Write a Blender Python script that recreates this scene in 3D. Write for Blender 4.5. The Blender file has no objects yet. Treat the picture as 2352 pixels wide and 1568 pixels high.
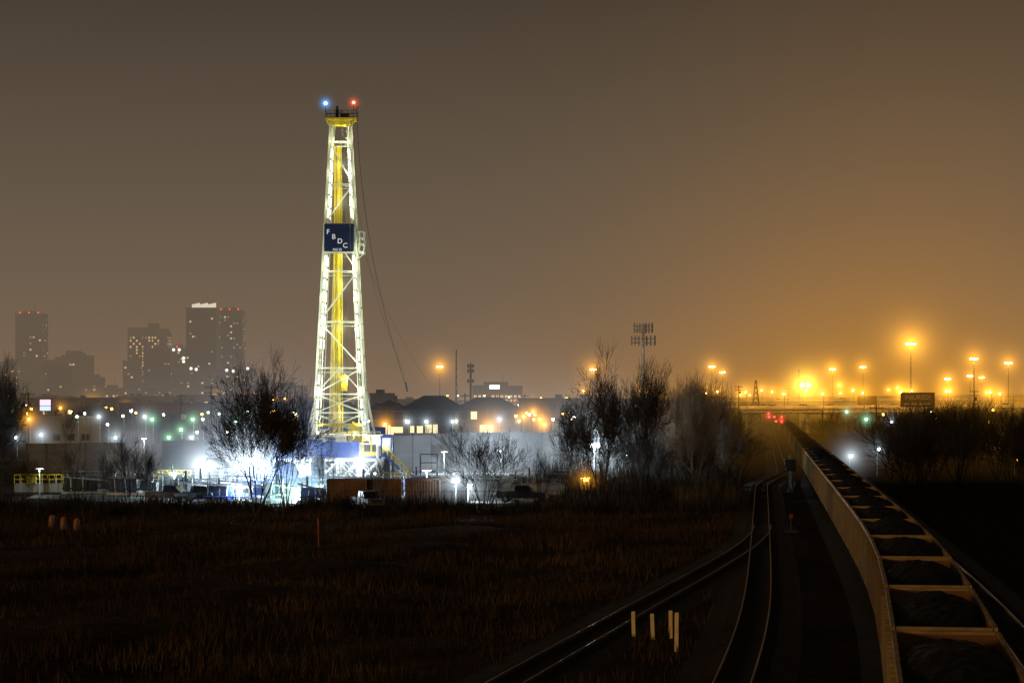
import bpy, math, random
import numpy as np
from mathutils import Vector, Matrix

random.seed(7)
rng = np.random.default_rng(7)
scene = bpy.context.scene
COL = scene.collection
CAMH = 11.5
F = 5100.0            # focal length in image pixels (column offset = F * X / Y)

def wx(b, D): return (b - 1176.0) / F * D  # b is an image pixel column, D the depth
def wz(e, D): return CAMH - (e - 915.0) * D / F  # e is an image pixel row, D the depth

# ------------------------------------------------------------------ materials
def painted_haze_group():  # paints distance haze into surfaces as emission, more orange to the right
    g = bpy.data.node_groups.new('painted_haze', 'ShaderNodeTree')
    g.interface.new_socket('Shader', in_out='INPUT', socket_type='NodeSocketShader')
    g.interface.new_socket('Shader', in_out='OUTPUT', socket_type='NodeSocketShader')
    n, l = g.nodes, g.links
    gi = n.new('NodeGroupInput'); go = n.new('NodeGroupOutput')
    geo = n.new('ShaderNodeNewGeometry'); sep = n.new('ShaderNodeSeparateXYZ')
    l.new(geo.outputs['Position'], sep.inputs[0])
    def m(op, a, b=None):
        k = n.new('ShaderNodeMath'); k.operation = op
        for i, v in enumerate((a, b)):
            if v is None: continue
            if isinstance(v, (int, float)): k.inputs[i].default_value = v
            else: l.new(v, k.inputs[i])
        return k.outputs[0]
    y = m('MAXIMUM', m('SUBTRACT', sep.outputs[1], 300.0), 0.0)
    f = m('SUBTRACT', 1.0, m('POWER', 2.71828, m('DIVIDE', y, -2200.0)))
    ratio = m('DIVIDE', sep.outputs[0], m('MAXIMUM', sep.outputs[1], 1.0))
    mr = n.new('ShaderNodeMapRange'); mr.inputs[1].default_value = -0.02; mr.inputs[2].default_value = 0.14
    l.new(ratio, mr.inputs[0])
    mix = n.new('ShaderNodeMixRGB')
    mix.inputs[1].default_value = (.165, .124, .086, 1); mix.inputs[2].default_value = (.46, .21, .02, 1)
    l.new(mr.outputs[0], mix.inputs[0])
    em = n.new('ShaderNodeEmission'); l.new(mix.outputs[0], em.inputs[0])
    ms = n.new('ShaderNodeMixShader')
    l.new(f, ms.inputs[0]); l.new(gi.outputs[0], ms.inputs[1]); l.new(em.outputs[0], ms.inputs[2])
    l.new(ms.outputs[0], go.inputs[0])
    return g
PAINTED_HAZE = painted_haze_group()

def mat(name, col, rough=.8, metal=0., noise=.25, nscale=1.5, haze=True, emit=None, estr=0., bump=0.):
    m = bpy.data.materials.new(name); m.use_nodes = True
    n, l = m.node_tree.nodes, m.node_tree.links
    b = n['Principled BSDF']; out = n['Material Output']
    b.inputs['Roughness'].default_value = rough; b.inputs['Metallic'].default_value = metal
    if 'Specular IOR Level' in b.inputs: b.inputs['Specular IOR Level'].default_value = .3
    c = (*col, 1)
    b.inputs['Base Color'].default_value = c
    if noise > 0:
        tc = n.new('ShaderNodeTexCoord'); nt = n.new('ShaderNodeTexNoise')
        nt.inputs['Scale'].default_value = nscale; nt.inputs['Detail'].default_value = 5
        l.new(tc.outputs['Object'], nt.inputs['Vector'])
        mr = n.new('ShaderNodeMapRange'); mr.inputs[1].default_value = .3; mr.inputs[2].default_value = .7
        l.new(nt.outputs['Fac'], mr.inputs[0])
        mx = n.new('ShaderNodeMixRGB')
        mx.inputs[1].default_value = (*[v * (1 - noise) for v in col], 1)
        mx.inputs[2].default_value = (*[min(1, v * (1 + noise)) for v in col], 1)
        l.new(mr.outputs[0], mx.inputs[0]); l.new(mx.outputs[0], b.inputs['Base Color'])
        if bump > 0:
            bp = n.new('ShaderNodeBump'); bp.inputs['Strength'].default_value = bump
            l.new(nt.outputs['Fac'], bp.inputs['Height']); l.new(bp.outputs[0], b.inputs['Normal'])
    if emit:
        b.inputs['Emission Color'].default_value = (*emit, 1); b.inputs['Emission Strength'].default_value = estr
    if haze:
        g = n.new('ShaderNodeGroup'); g.node_tree = PAINTED_HAZE
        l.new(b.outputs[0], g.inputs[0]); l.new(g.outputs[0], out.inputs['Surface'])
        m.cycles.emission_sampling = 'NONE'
    return m

def lamp_mat(name, col, s, sample=True):
    m = bpy.data.materials.new(name); m.use_nodes = True
    n, l = m.node_tree.nodes, m.node_tree.links
    n.remove(n['Principled BSDF'])
    e = n.new('ShaderNodeEmission'); e.inputs[0].default_value = (*col, 1); e.inputs[1].default_value = s
    l.new(e.outputs[0], n['Material Output'].inputs['Surface'])
    if not sample: m.cycles.emission_sampling = 'NONE'
    return m

_halo = {}
def halo_mat(col, k, R):  # emission-only volume, painted stand-in for lamp light scattered in the air
    key = (col, round(k, 4), round(R, 1))
    if key in _halo: return _halo[key]
    m = bpy.data.materials.new('emissive_halo'); m.use_nodes = True
    n, l = m.node_tree.nodes, m.node_tree.links
    n.remove(n['Principled BSDF'])
    tc = n.new('ShaderNodeTexCoord')
    vl = n.new('ShaderNodeVectorMath'); vl.operation = 'LENGTH'; l.new(tc.outputs['Object'], vl.inputs[0])
    def mm(op, a, b=None):
        q = n.new('ShaderNodeMath'); q.operation = op
        for i, v in enumerate((a, b)):
            if v is None: continue
            if isinstance(v, (int, float)): q.inputs[i].default_value = v
            else: l.new(v, q.inputs[i])
        return q.outputs[0]
    r = vl.outputs['Value']
    fall = mm('POWER', mm('MAXIMUM', mm('SUBTRACT', 1.0, r), 0.0), 2.5)
    core = mm('DIVIDE', 1.0, mm('ADD', mm('MULTIPLY', r, r), .008))
    e = n.new('ShaderNodeEmission'); e.inputs[0].default_value = (*col, 1)
    l.new(mm('MULTIPLY', mm('MULTIPLY', fall, core), k / R), e.inputs[1])
    l.new(e.outputs[0], n['Material Output'].inputs['Volume'])
    try: m.cycles.volume_step_rate = .3
    except Exception: pass
    _halo[key] = m
    return m

# ------------------------------------------------------------------ mesh builder
class MB:
    def __init__(s):
        s.v, s.f, s.m = [], [], []
    def add(s, vs, fs, mi=0):
        o = len(s.v)
        for p in vs: s.v.append(tuple(p))
        for f in fs: s.f.append(tuple(i + o for i in f)); s.m.append(mi)
    def box(s, c, d, mi=0, rz=0.):
        x, y, z = d[0] / 2, d[1] / 2, d[2] / 2
        ca, sa = math.cos(rz), math.sin(rz)
        vs = [(c[0] + a * x * ca - b * y * sa, c[1] + a * x * sa + b * y * ca, c[2] + e * z)
              for a, b, e in ((-1,-1,-1),(1,-1,-1),(1,1,-1),(-1,1,-1),(-1,-1,1),(1,-1,1),(1,1,1),(-1,1,1))]
        s.add(vs, [(0,3,2,1),(4,5,6,7),(0,1,5,4),(1,2,6,5),(2,3,7,6),(3,0,4,7)], mi)
    def b2(s, x0, x1, y0, y1, z0, z1, mi=0):
        s.box(((x0+x1)/2, (y0+y1)/2, (z0+z1)/2), (abs(x1-x0), abs(y1-y0), abs(z1-z0)), mi)
    def beam(s, a, b, w=.1, mi=0, n=4, w2=None):
        a, b = Vector(a), Vector(b); d = b - a
        if d.length < 1e-6: return
        d.normalize(); w2 = w if w2 is None else w2
        u = d.cross(Vector((0, 1, .01)) if abs(d.y) < .9 else Vector((0, 0, 1))).normalized(); v = d.cross(u)
        k = 1 / math.sqrt(2) if n == 4 else .5
        vs = []
        for p, ww in ((a, w), (b, w2)):
            for i in range(n):
                t = 2 * math.pi * (i + .5) / n
                vs.append(p + (u * math.cos(t) + v * math.sin(t)) * ww * k)
        fs = [(i, (i+1) % n, n + (i+1) % n, n + i) for i in range(n)] + [tuple(range(n))[::-1], tuple(range(n, 2*n))]
        s.add(vs, fs, mi)
    def cyl(s, a, b, r, mi=0, n=10, r2=None): s.beam(a, b, 2*r, mi, n, None if r2 is None else 2*r2)
    def ball(s, c, r, mi=0, seg=8, rings=5):
        vs, fs = [(c[0], c[1], c[2] + r)], []
        for i in range(1, rings):
            for j in range(seg):
                t, p = math.pi * i / rings, 2 * math.pi * j / seg
                vs.append((c[0] + r*math.sin(t)*math.cos(p), c[1] + r*math.sin(t)*math.sin(p), c[2] + r*math.cos(t)))
        vs.append((c[0], c[1], c[2] - r)); L = len(vs) - 1
        for j in range(seg):
            fs.append((0, 1 + j, 1 + (j+1) % seg))
            fs.append((L, L - seg + (j+1) % seg, L - seg + j))
        for i in range(rings - 2):
            for j in range(seg):
                a = 1 + i*seg + j; b = 1 + i*seg + (j+1) % seg
                fs.append((a, a + seg, b + seg, b))
        s.add(vs, fs, mi)
    def prism(s, prof, x0, x1, mi=0):   # profile in (y,z), extruded along x
        n = len(prof)
        vs = [(x0, y, z) for y, z in prof] + [(x1, y, z) for y, z in prof]
        s.add(vs, [(i, (i+1) % n, n + (i+1) % n, n + i) for i in range(n)] + [tuple(range(n))[::-1], tuple(range(n, 2*n))], mi)
    def mesh(s, name, mats):
        me = bpy.data.meshes.new(name); me.from_pydata(s.v, [], s.f)
        for m in mats: me.materials.append(m)
        me.polygons.foreach_set('material_index', s.m); me.update(); return me
    def obj(s, name, mats, loc=(0,0,0), rz=0., parent=None):
        return place(name, s.mesh(name, mats), loc, rz, 1, parent)

def place(name, me, loc=(0,0,0), rz=0., sc=1., parent=None):
    o = bpy.data.objects.new(name, me); COL.objects.link(o)
    o.location = loc; o.rotation_euler = (0, 0, rz)
    o.scale = (sc, sc, sc) if isinstance(sc, (int, float)) else sc
    if parent: o.parent = parent
    return o
def empty(name, loc=(0,0,0), rz=0.):
    return place(name, None, loc, rz)
def point(loc, P, col, parent, name='lamp_light'):
    d = bpy.data.lights.new(name, 'POINT'); d.energy = P; d.color = col; d.shadow_soft_size = 0.0
    o = bpy.data.objects.new(name, d); COL.objects.link(o); o.location = loc
    if parent: o.parent = parent
    return o

def text(body, size, loc, m, parent=None, name='lettering', ext=.02, spacing=1.0):
    c = bpy.data.curves.new(name, 'FONT'); c.body = body; c.size = size; c.extrude = ext
    c.align_x = 'CENTER'; c.align_y = 'CENTER'; c.offset = size * .012; c.space_character = spacing
    c.materials.append(m)
    o = bpy.data.objects.new(name, c); COL.objects.link(o); o.location = loc
    o.rotation_euler = (math.pi/2, 0, 0)
    if parent: o.parent = parent
    return o

hb = MB(); hb.ball((0,0,0), 1, 0, 20, 12)
_halomesh = {}
def halo(loc, R, col, k, parent=None):
    m = halo_mat(col, k, R)
    if m.name not in _halomesh: _halomesh[m.name] = hb.mesh('glow_volume', [m])
    return place('glow_volume', _halomesh[m.name], loc, 0, R, parent)

# ------------------------------------------------------------------ world
w = bpy.data.worlds.new('World'); scene.world = w; w.use_nodes = True
n, l = w.node_tree.nodes, w.node_tree.links
bg = n['Background']
tc = n.new('ShaderNodeTexCoord'); sp = n.new('ShaderNodeSeparateXYZ'); l.new(tc.outputs['Generated'], sp.inputs[0])
def wm(op, a, b=None, c=None):
    k = n.new('ShaderNodeMath'); k.operation = op
    for i, v in enumerate((a, b, c)):
        if v is None: continue
        if isinstance(v, (int, float)): k.inputs[i].default_value = v
        else: l.new(v, k.inputs[i])
    return k.outputs[0]
el = wm('MAXIMUM', sp.outputs[2], 0.0)
az = wm('ARCTAN2', sp.outputs[0], sp.outputs[1])
ramp = n.new('ShaderNodeValToRGB'); r = ramp.color_ramp
l.new(wm('MULTIPLY', el, 4.0), ramp.inputs[0])
r.elements[0].position = 0; r.elements[0].color = (.215, .142, .086, 1)
r.elements[1].position = 1; r.elements[1].color = (.030, .022, .016, 1)
for p, c in ((.06, (.194,.130,.081)), (.2, (.158,.113,.074)), (.42, (.116,.086,.058)), (.60, (.083,.062,.042)), (.74, (.060,.044,.031))):
    e = r.elements.new(p); e.color = (*c, 1)
def gauss(cen, sig, h):
    d = wm('DIVIDE', wm('SUBTRACT', az, cen), sig)
    return wm('POWER', 2.71828, wm('SUBTRACT', wm('MULTIPLY', wm('MULTIPLY', d, d), -1.0), wm('DIVIDE', el, h)))
f = wm('ADD', wm('MULTIPLY', gauss(.158, .080, .030), .50), wm('MULTIPLY', gauss(.185, .130, .080), .40))
cn = n.new('ShaderNodeTexNoise'); cn.inputs['Scale'].default_value = 5; cn.inputs['Detail'].default_value = 3
mp = n.new('ShaderNodeMapping'); mp.inputs['Scale'].default_value = (1, 1, 2.2)
l.new(tc.outputs['Generated'], mp.inputs[0]); l.new(mp.outputs[0], cn.inputs[0])
f = wm('MULTIPLY', f, wm('ADD', .82, wm('MULTIPLY', cn.outputs['Fac'], .36)))
fac = wm('MINIMUM', f, 1.0)
mx = n.new('ShaderNodeMixRGB'); l.new(fac, mx.inputs[0]); l.new(ramp.outputs[0], mx.inputs[1])
mx.inputs[2].default_value = (.62, .255, .010, 1)
l.new(mx.outputs[0], bg.inputs[0]); bg.inputs[1].default_value = 1.0

# faint added sun lamp, fill for an assumed, unseen sodium street light behind viewer
sd = bpy.data.lights.new('assumed_sodium_fill', 'SUN'); sd.energy = .60; sd.angle = math.radians(6); sd.color = (1, .60, .20)
so = bpy.data.objects.new('assumed_sodium_fill', sd); COL.objects.link(so)
so.rotation_euler = Vector((.72, .68, -.085)).to_track_quat('-Z', 'Y').to_euler()

# ------------------------------------------------------------------ camera
cam = bpy.data.cameras.new('camera'); co = bpy.data.objects.new('camera', cam); COL.objects.link(co)
co.location = (0, 0, CAMH); co.rotation_euler = (math.pi/2, 0, 0)
cam.sensor_width = 36; cam.lens = 36 * F / 2352; cam.shift_y = 131 / 2352
cam.clip_start = .5; cam.clip_end = 20000
scene.camera = co
scene.view_settings.view_transform = 'Standard'; scene.view_settings.look = 'None'; scene.view_settings.exposure = 0

# ------------------------------------------------------------------ palette
M_white = mat('white_paint', (.72,.73,.69), .5, noise=.15)
M_mast = mat('mast_paint', (.64,.66,.47), .5, noise=.15, nscale=.8)
M_yel = mat('yellow_paint', (.66,.50,.03), .5, noise=.15)
M_blue = mat('blue_paint', (.03,.07,.36), .5, noise=.3, nscale=.8)
M_navy = mat('navy_panel', (.004,.010,.040), .7, noise=.15)
M_steel = mat('galvanised_steel', (.34,.35,.35), .5, .2, noise=.15)
M_dark = mat('dark_steel', (.04,.04,.04), .6)
M_rust = mat('rusty_steel', (.22,.13,.09), .8, noise=.35, nscale=.9)
M_grey = mat('grey_siding', (.24,.25,.26), .8, noise=.12, nscale=.3)
M_conc = mat('concrete', (.48,.44,.38), .85, noise=.15, nscale=.4)
M_glass = mat('dark_glass', (.02,.025,.03), .15, noise=0)
M_rub = mat('rubber', (.02,.02,.02), .9, noise=0)
M_wood = mat('weathered_wood', (.10,.07,.05), .9)
L_or = lamp_mat('sodium_lamp', (1, .42, .04), 26)
L_wh = lamp_mat('white_lamp', (.88, 1, .95), 20)
L_gr = lamp_mat('mercury_lamp', (.45, 1, .55), 20)
L_red = lamp_mat('red_lamp', (1, .03, .02), 9)
L_blue = lamp_mat('blue_beacon', (.12, .45, 1), 40)
L_win = lamp_mat('warm_window', (1, .72, .32), 1.6, False)
L_flood = lamp_mat('flood_lamp', (.90, .97, 1), 40, False)
L_cyan = lamp_mat('flood_lamp_cyan', (.65,1,.95), 30, False)
L_mast = lamp_mat('high_mast_lamp', (1, .45, .04), 340)
L_tube = lamp_mat('fluorescent_tube', (1, 1, .74), 2.2, False)
OR = (1., .42, .03); WH = (.75, .9, 1.); GR = (.35, 1., .5); CY = (.6, 1., .95)

# ------------------------------------------------------------------ rail geometry
_Y = np.arange(0, 1601, 1.0)
_s = .113 + .046 / (1 + np.exp(-(108 - _Y) / 13))
_X = np.concatenate([[0], np.cumsum((_s[1:] + _s[:-1]) / 2)]); _X += 57 - np.interp(438, _Y, _X)
def mainX(y): return float(np.interp(y, _Y, _X))
def sm(a, b, t):
    t = min(1, max(0, (t - a) / (b - a))); return t*t*(3 - 2*t)
def trA(y): return mainX(y) - 7.7 + 3.2 * sm(285, 345, y)
def trC(y): return mainX(y) + 5.0
_by = np.array([40, 60, 87.5, 106.8, 129.8, 148, 168, 187, 205.]); _bx = np.array([-12, -6.9, -.24, 3.9, 9.0, 13.2, 17.5, 20.9, trA(205)])
_pb = np.polyfit(_by, _bx, 4)
def trB(y): return float(np.polyval(_pb, y))

# ------------------------------------------------------------------ ground
def ground_mat():
    m = mat('ground', (.055, .036, .02), .95, noise=0)
    n, l = m.node_tree.nodes, m.node_tree.links; b = n['Principled BSDF']
    b.inputs['Specular IOR Level'].default_value = .03
    geo = n.new('ShaderNodeNewGeometry'); sep = n.new('ShaderNodeSeparateXYZ'); l.new(geo.outputs['Position'], sep.inputs[0])
    t1 = n.new('ShaderNodeTexNoise'); t1.inputs['Scale'].default_value = .07; t1.inputs['Detail'].default_value = 8
    t2 = n.new('ShaderNodeTexNoise'); t2.inputs['Scale'].default_value = 1.3; t2.inputs['Detail'].default_value = 6
    l.new(geo.outputs['Position'], t1.inputs[0]); l.new(geo.outputs['Position'], t2.inputs[0])
    rp = n.new('ShaderNodeValToRGB'); rp.color_ramp.elements[0].position = .38; rp.color_ramp.elements[1].position = .64
    rp.color_ramp.elements[0].color = (.016,.011,.007,1); rp.color_ramp.elements[1].color = (.085,.055,.030,1)
    ad = n.new('ShaderNodeMath'); ad.operation = 'MULTIPLY_ADD'; ad.inputs[1].default_value = .45
    l.new(t2.outputs['Fac'], ad.inputs[0])
    sc = n.new('ShaderNodeMath'); sc.operation = 'MULTIPLY'; sc.inputs[1].default_value = .55
    l.new(t1.outputs['Fac'], sc.inputs[0]); l.new(sc.outputs[0], ad.inputs[2]); l.new(ad.outputs[0], rp.inputs[0])
    # darker ground towards the tracks, darkest right of the main line
    ml = n.new('ShaderNodeMath'); ml.operation = 'MULTIPLY_ADD'; ml.inputs[1].default_value = -.113
    l.new(sep.outputs[1], ml.inputs[0]); l.new(sep.outputs[0], ml.inputs[2])
    dk = n.new('ShaderNodeMapRange'); dk.inputs[1].default_value = -10; dk.inputs[2].default_value = 0; dk.inputs[4].default_value = .62
    l.new(ml.outputs[0], dk.inputs[0])
    mr = n.new('ShaderNodeMapRange'); mr.inputs[1].default_value = 6; mr.inputs[2].default_value = 12
    l.new(ml.outputs[0], mr.inputs[0])
    m0 = n.new('ShaderNodeMixRGB'); m0.inputs[2].default_value = (.014,.010,.007,1)
    l.new(dk.outputs[0], m0.inputs[0]); l.new(rp.outputs[0], m0.inputs[1])
    mxx = n.new('ShaderNodeMixRGB'); mxx.inputs[2].default_value = (.008,.006,.005,1)
    l.new(mr.outputs[0], mxx.inputs[0]); l.new(m0.outputs[0], mxx.inputs[1]); l.new(mxx.outputs[0], b.inputs['Base Color'])
    bp = n.new('ShaderNodeBump'); bp.inputs['Strength'].default_value = .6; bp.inputs['Distance'].default_value = .3
    l.new(t2.outputs['Fac'], bp.inputs['Height']); l.new(bp.outputs[0], b.inputs['Normal'])
    return m
xs = np.concatenate([[-6000,-2500,-900,-300,-150], np.arange(-90, 91, 2.5), [130,200,350,900,2500,6000]])
ys = np.concatenate([[-200,-50,0,30], np.arange(50, 226, 2.5), [240,300,450,700,1100,2000,4000,9000]])
gv = []
for y in ys:
    for x in xs:
        z = -.04
        if 50 < y < 215 and -85 < x < 85:
            dt = min(abs(x - trB(min(y, 200))) if y < 206 else 99, abs(x - trA(y)), abs(x - mainX(y)), abs(x - trC(y)))
            k = min(1, max(0, (dt - 5) / 6)) * min(1, (215 - y) / 20)
            z = k * .38 * (math.sin(x*.21 + y*.11) * math.sin(y*.17 - x*.07) + .5*math.sin(x*.63+1.3)*math.sin(y*.47)) - .04
        gv.append((x, y, z))
nx = len(xs)
gf = [(j*nx+i, j*nx+i+1, (j+1)*nx+i+1, (j+1)*nx+i) for j in range(len(ys)-1) for i in range(nx-1)]
gm = bpy.data.meshes.new('ground'); gm.from_pydata(gv, [], gf); gm.materials.append(ground_mat())
gm.polygons.foreach_set('use_smooth', [True]*len(gf)); place('ground', gm)

M_pad = mat('gravel', (.13,.13,.125), .95, noise=.5, nscale=.25, bump=.4)
pb = MB(); pb.add([(-40, 243, .03), (2, 243, .03), (10, 348, .03), (-66, 348, .03), (-56, 256, .03)], [(0,1,2,3,4)]); pb.obj('gravel_pad', [M_pad])

# ballast, sleepers and rails
M_bal = mat('ballast', (.020,.015,.011), .95, noise=.6, nscale=.8, bump=.6)
M_tie = mat('sleeper_wood', (.026,.019,.014), .9)
M_rail = mat('rail_steel', (.30,.24,.19), .40, .8, noise=.45, nscale=.12)
M_rail2 = mat('rail_steel_glint', (.70,.60,.48), .34, .7, noise=.25, nscale=.12)  # lighter base colour paints in the sky glow reflected by this rail
def ribbon(mb, fn, off, w, z0, z1, y0, y1, step, mi=0, flare=0):
    ysx = np.arange(y0, y1 + .01, step)
    vs = []
    for y in ysx:
        x = fn(y) + off
        vs += [(x - w/2 - flare, y, z0), (x - w/2, y, z1), (x + w/2, y, z1), (x + w/2 + flare, y, z0)]
    fs = []
    for i in range(len(ysx) - 1):
        a = i*4
        for k in range(3): fs.append((a+k, a+k+1, a+k+5, a+k+4))
    mb.add(vs, fs, mi)
for nm, fn, y0, y1, dz, mr_ in (('railway_track', mainX, 30, 900, 0, M_rail), ('railway_track', trA, 30, 900, .006, M_rail), ('railway_track', trB, 60, 200, .012, M_rail), ('railway_track', trC, 30, 900, .018, M_rail2)):
    mb = MB()
    ribbon(mb, fn, 0, 2.9, -.08, .06 + dz, y0, y1, 5, 0, 1.5)
    y = float(y0)
    while y < min(y1, 330):
        mb.box((fn(y), y, .05 + dz), (2.6, .24, .12), 1, -math.atan((fn(y+1) - fn(y-1)) / 2)); y += .62
    for s in (-.75, .75): ribbon(mb, fn, s, .07, .10, .27, y0, y1, 3, 2)
    mb.obj(nm, [M_bal, M_tie, mr_])
# switch stand by the turnout
mb = MB(); mb.box((0,0,.12),(1.2,.3,.2),0); mb.cyl((0,0,.2),(0,0,1.3),.05,0,6); mb.box((0,0,1.45),(.35,.04,.35),1); mb.beam((0,0,.6),(.5,-.1,.3),.05,0)
mb.obj('switch_stand', [M_dark, mat('target_red',(.3,.03,.02),.6)], (trA(190)+2.6,190,0))

# ------------------------------------------------------------------ coal train
M_rim = mat('car_top_chord', (.36,.235,.11), .6, .0, noise=.4, nscale=1.2)
M_carin = mat('car_interior', (.19,.10,.04), .85, noise=.35, nscale=.8)
M_coal = mat('coal', (.006,.0055,.005), .9, noise=.5, nscale=4, bump=.8)
def coal_car(seed):
    rr = random.Random(seed)
    sc = ((.42,.31,.14), (.36,.28,.14), (.48,.36,.17), (.30,.20,.10), (.44,.35,.20))[seed % 5]
    M_car = mat('car_side_aluminium', sc, .7, .0, noise=.5, nscale=.6)
    M_rib = mat('car_side_stakes', tuple(v*.5 for v in sc), .7, .0, noise=.4, nscale=1.1)
    mb = MB(); L, W, T, B = 14.7, 3.2, 3.9, 1.15
    for s in (-1, 1):
        mb.box((s*(W/2-.04), 0, (T+B)/2), (.08, L, T-B), 0 if s < 0 else 1)
        mb.box((s*(W/2), 0, T+.02), (.13, L+.10, .14), 4)
        mb.box((s*(W/2+.03), 0, B), (.16, L, .2), 5)
        k = -L/2 + .15
        while k <= L/2:
            mb.box((s*(W/2+.10), k, (T+B)/2-.05), (.22, .16, T-B-.3), 5); k += 1.2
        mb.box((0, s*(L/2-.05), (T+B)/2), (W-.16, .1, T-B), 1)
        mb.box((0, s*(L/2), T+.03), (W-.2, .15, .12), 4)
        mb.box((0, s*(L/2-.25), 2.6), (W-.4, .08, .1), 1)
        for a in (-.9, .9):
            yy = s*(L/2 - 1.6) + a
            for q in (-.75, .75): mb.cyl((q-.06, yy, .46), (q+.06, yy, .46), .46, 2, 12)
            mb.beam((-.8, yy, .46), (.8, yy, .46), .16, 2)
        for q in (-1., 1.): mb.box((q, s*(L/2-1.6), .55), (.14, 2.4, .35), 2)
        mb.box((0, s*(L/2-1.6), .85), (2.2, .5, .3), 2)
        mb.beam((0, s*(L/2), .95), (0, s*(L/2+.65), .95), .25, 2)
        mb.box((0, s*(L/2+.3), 1.15), (2.4, .5, .08), 2)
        for q in (-1.35, 1.35):
            mb.beam((q, s*(L/2+.12), 1.2), (q, s*(L/2+.12), T-.2), .05, 0)
        for z in np.arange(1.4, 3.7, .4): mb.beam((-1.35, s*(L/2+.12), z), (-.9, s*(L/2+.12), z), .04, 0)
    mb.box((0, 0, 1.0), (.7, L, .4), 2); mb.box((0, 0, 1.2), (W-.2, L-.1, .08), 1)
    ny, nxx = 34, 12; vs = []
    for i in range(ny+1):
        t = i/ny*2 - 1
        for j in range(nxx+1):
            u = j/nxx*2 - 1
            end = max(0, 1 - abs(t)**(3.0 + .5*(seed % 3)))
            z = 2.65 + (1.62+.10*(seed % 2))*end*(1 - .30*u*u) + .08*math.sin(t*7 + seed)*end + rr.uniform(-.06,.06)
            vs.append((u*(W/2-.09), t*(L/2-.12), z))
    mb.add(vs, [(i*(nxx+1)+j, i*(nxx+1)+j+1, (i+1)*(nxx+1)+j+1, (i+1)*(nxx+1)+j) for i in range(ny) for j in range(nxx)], 3)
    return mb.mesh('coal_hopper_car', [M_car, M_carin, M_dark, M_coal, M_rim, M_rib])
cars = [coal_car(i) for i in range(5)]
Y = 46.0; i = 0; Rc = random.Random(4)
while Y < 860:
    th = -math.atan((mainX(Y+5) - mainX(Y-5)) / 10)
    place('coal_hopper_car', cars[Rc.randrange(5)], (mainX(Y), Y, .28), th); Y += 16.0 * math.cos(th); i += 1

# ------------------------------------------------------------------ trees
def tree_mesh(name, seed, stems, maxlev, m, lean=.45, p2=.4, trunk=.016, tw=.0011):
    R = random.Random(seed); S = []
    def rv(k): return Vector((R.uniform(-k,k), R.uniform(-k,k), R.uniform(-k,k)))
    def grow(p, d, L, rad, lev):
        ns = 4 if lev < 3 else 3
        for i in range(ns):
            d = (d + rv(.17) + Vector((0,0,.07))).normalized()
            q = p + d * (L/ns); r2 = rad * .80
            S.append((p.copy(), q.copy(), rad, r2)); p, rad = q, r2
            if lev < maxlev and i > 0:
                c = 1 + (R.random() < p2) + (i == ns-1)
                for _ in range(c):
                    ax = d.cross(rv(1)).normalized()
                    a = math.radians(R.uniform(16, 48))
                    cd = (Matrix.Rotation(a, 3, ax) @ d).normalized()
                    grow(q.copy(), cd, L * R.uniform(.50, .76), rad * R.uniform(.5,.72), lev+1)
    for s in range(stems):
        a = 2*math.pi*(s + R.random()*.5)/stems; k = lean * R.uniform(.3, 1) if stems > 1 else .05
        grow(Vector((math.cos(a), math.sin(a), 0))*.02*(stems > 1), Vector((math.cos(a)*k, math.sin(a)*k, 1)).normalized(), .50*R.uniform(.8,1.1), trunk*R.uniform(.7,1.1), 0)
    P0 = np.array([s[0] for s in S]); P1 = np.array([s[1] for s in S])
    R0 = np.array([s[2] for s in S]); R1 = np.array([s[3] for s in S])
    H = float(np.percentile(P1[:,2], 98)); P0 /= H; P1 /= H; R0 = np.maximum(R0, tw); R1 = np.maximum(R1, tw*.85)
    D = P1 - P0; D /= np.linalg.norm(D, axis=1)[:,None] + 1e-9
    U = np.cross(D, np.array([.31,.95,.05])); U /= np.linalg.norm(U, axis=1)[:,None] + 1e-9; V = np.cross(D, U)
    vs = []
    for P, RR in ((P0, R0), (P1, R1)):
        for k in range(3):
            t = 2*math.pi*k/3
            vs.append(P + (U*math.cos(t) + V*math.sin(t))*RR[:,None])
    N = len(S); A = np.stack(vs, 1).reshape(-1, 3)
    b = np.arange(N)*6
    fc = np.concatenate([np.stack([b+k, b+(k+1)%3, b+3+(k+1)%3, b+3+k], 1) for k in range(3)])
    me = bpy.data.meshes.new(name); me.from_pydata(A.tolist(), [], fc.tolist()); me.materials.append(m)
    me['rad'] = float(np.percentile(np.hypot(P1[:,0], P1[:,1]), 95))
    return me
M_bark = mat('bark', (.042,.034,.028), .9, noise=.2, nscale=3)
M_barkw = mat('bark_tan', (.13,.09,.055), .9, noise=.25, nscale=3)
M_barkd = mat('bark_dark', (.022,.014,.008), .9, noise=.2, nscale=3)
big = [tree_mesh('bare_tree', s, st, 4, M_bark, .65, .85, .014, .0013) for s, st in ((3,5),(11,4),(23,5))]
round_ = tree_mesh('bare_tree', 31, 8, 4, M_bark, 1.15, .25, .010, .0014)
small = [tree_mesh('bare_tree', s, 4, 3, M_bark, .7, .8, .013, .0016) for s in (41, 42)]
tan = [tree_mesh('bare_tree', s, 3, 4, M_barkw, .7, .55, .012, .0012) for s in (51, 52, 53)]
drk = [tree_mesh('bare_tree', s, 4, 3, M_barkd, .9, .8, .016, .0020) for s in (61, 62, 63)]
def tree(me, b, D, top, rz=0., half=None, name='bare_tree', parent=None):
    h = wz(top, D); k = 1. if half is None else (half * D / F) / (me['rad'] * h)
    return place(name, me, (wx(b, D), D, -.05), rz, (h*k, h*k, h), parent)
tree(big[0], 588, 217, 868, 0.4, 112); tree(big[1], 655, 223, 872, 2.0, 85)
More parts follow.
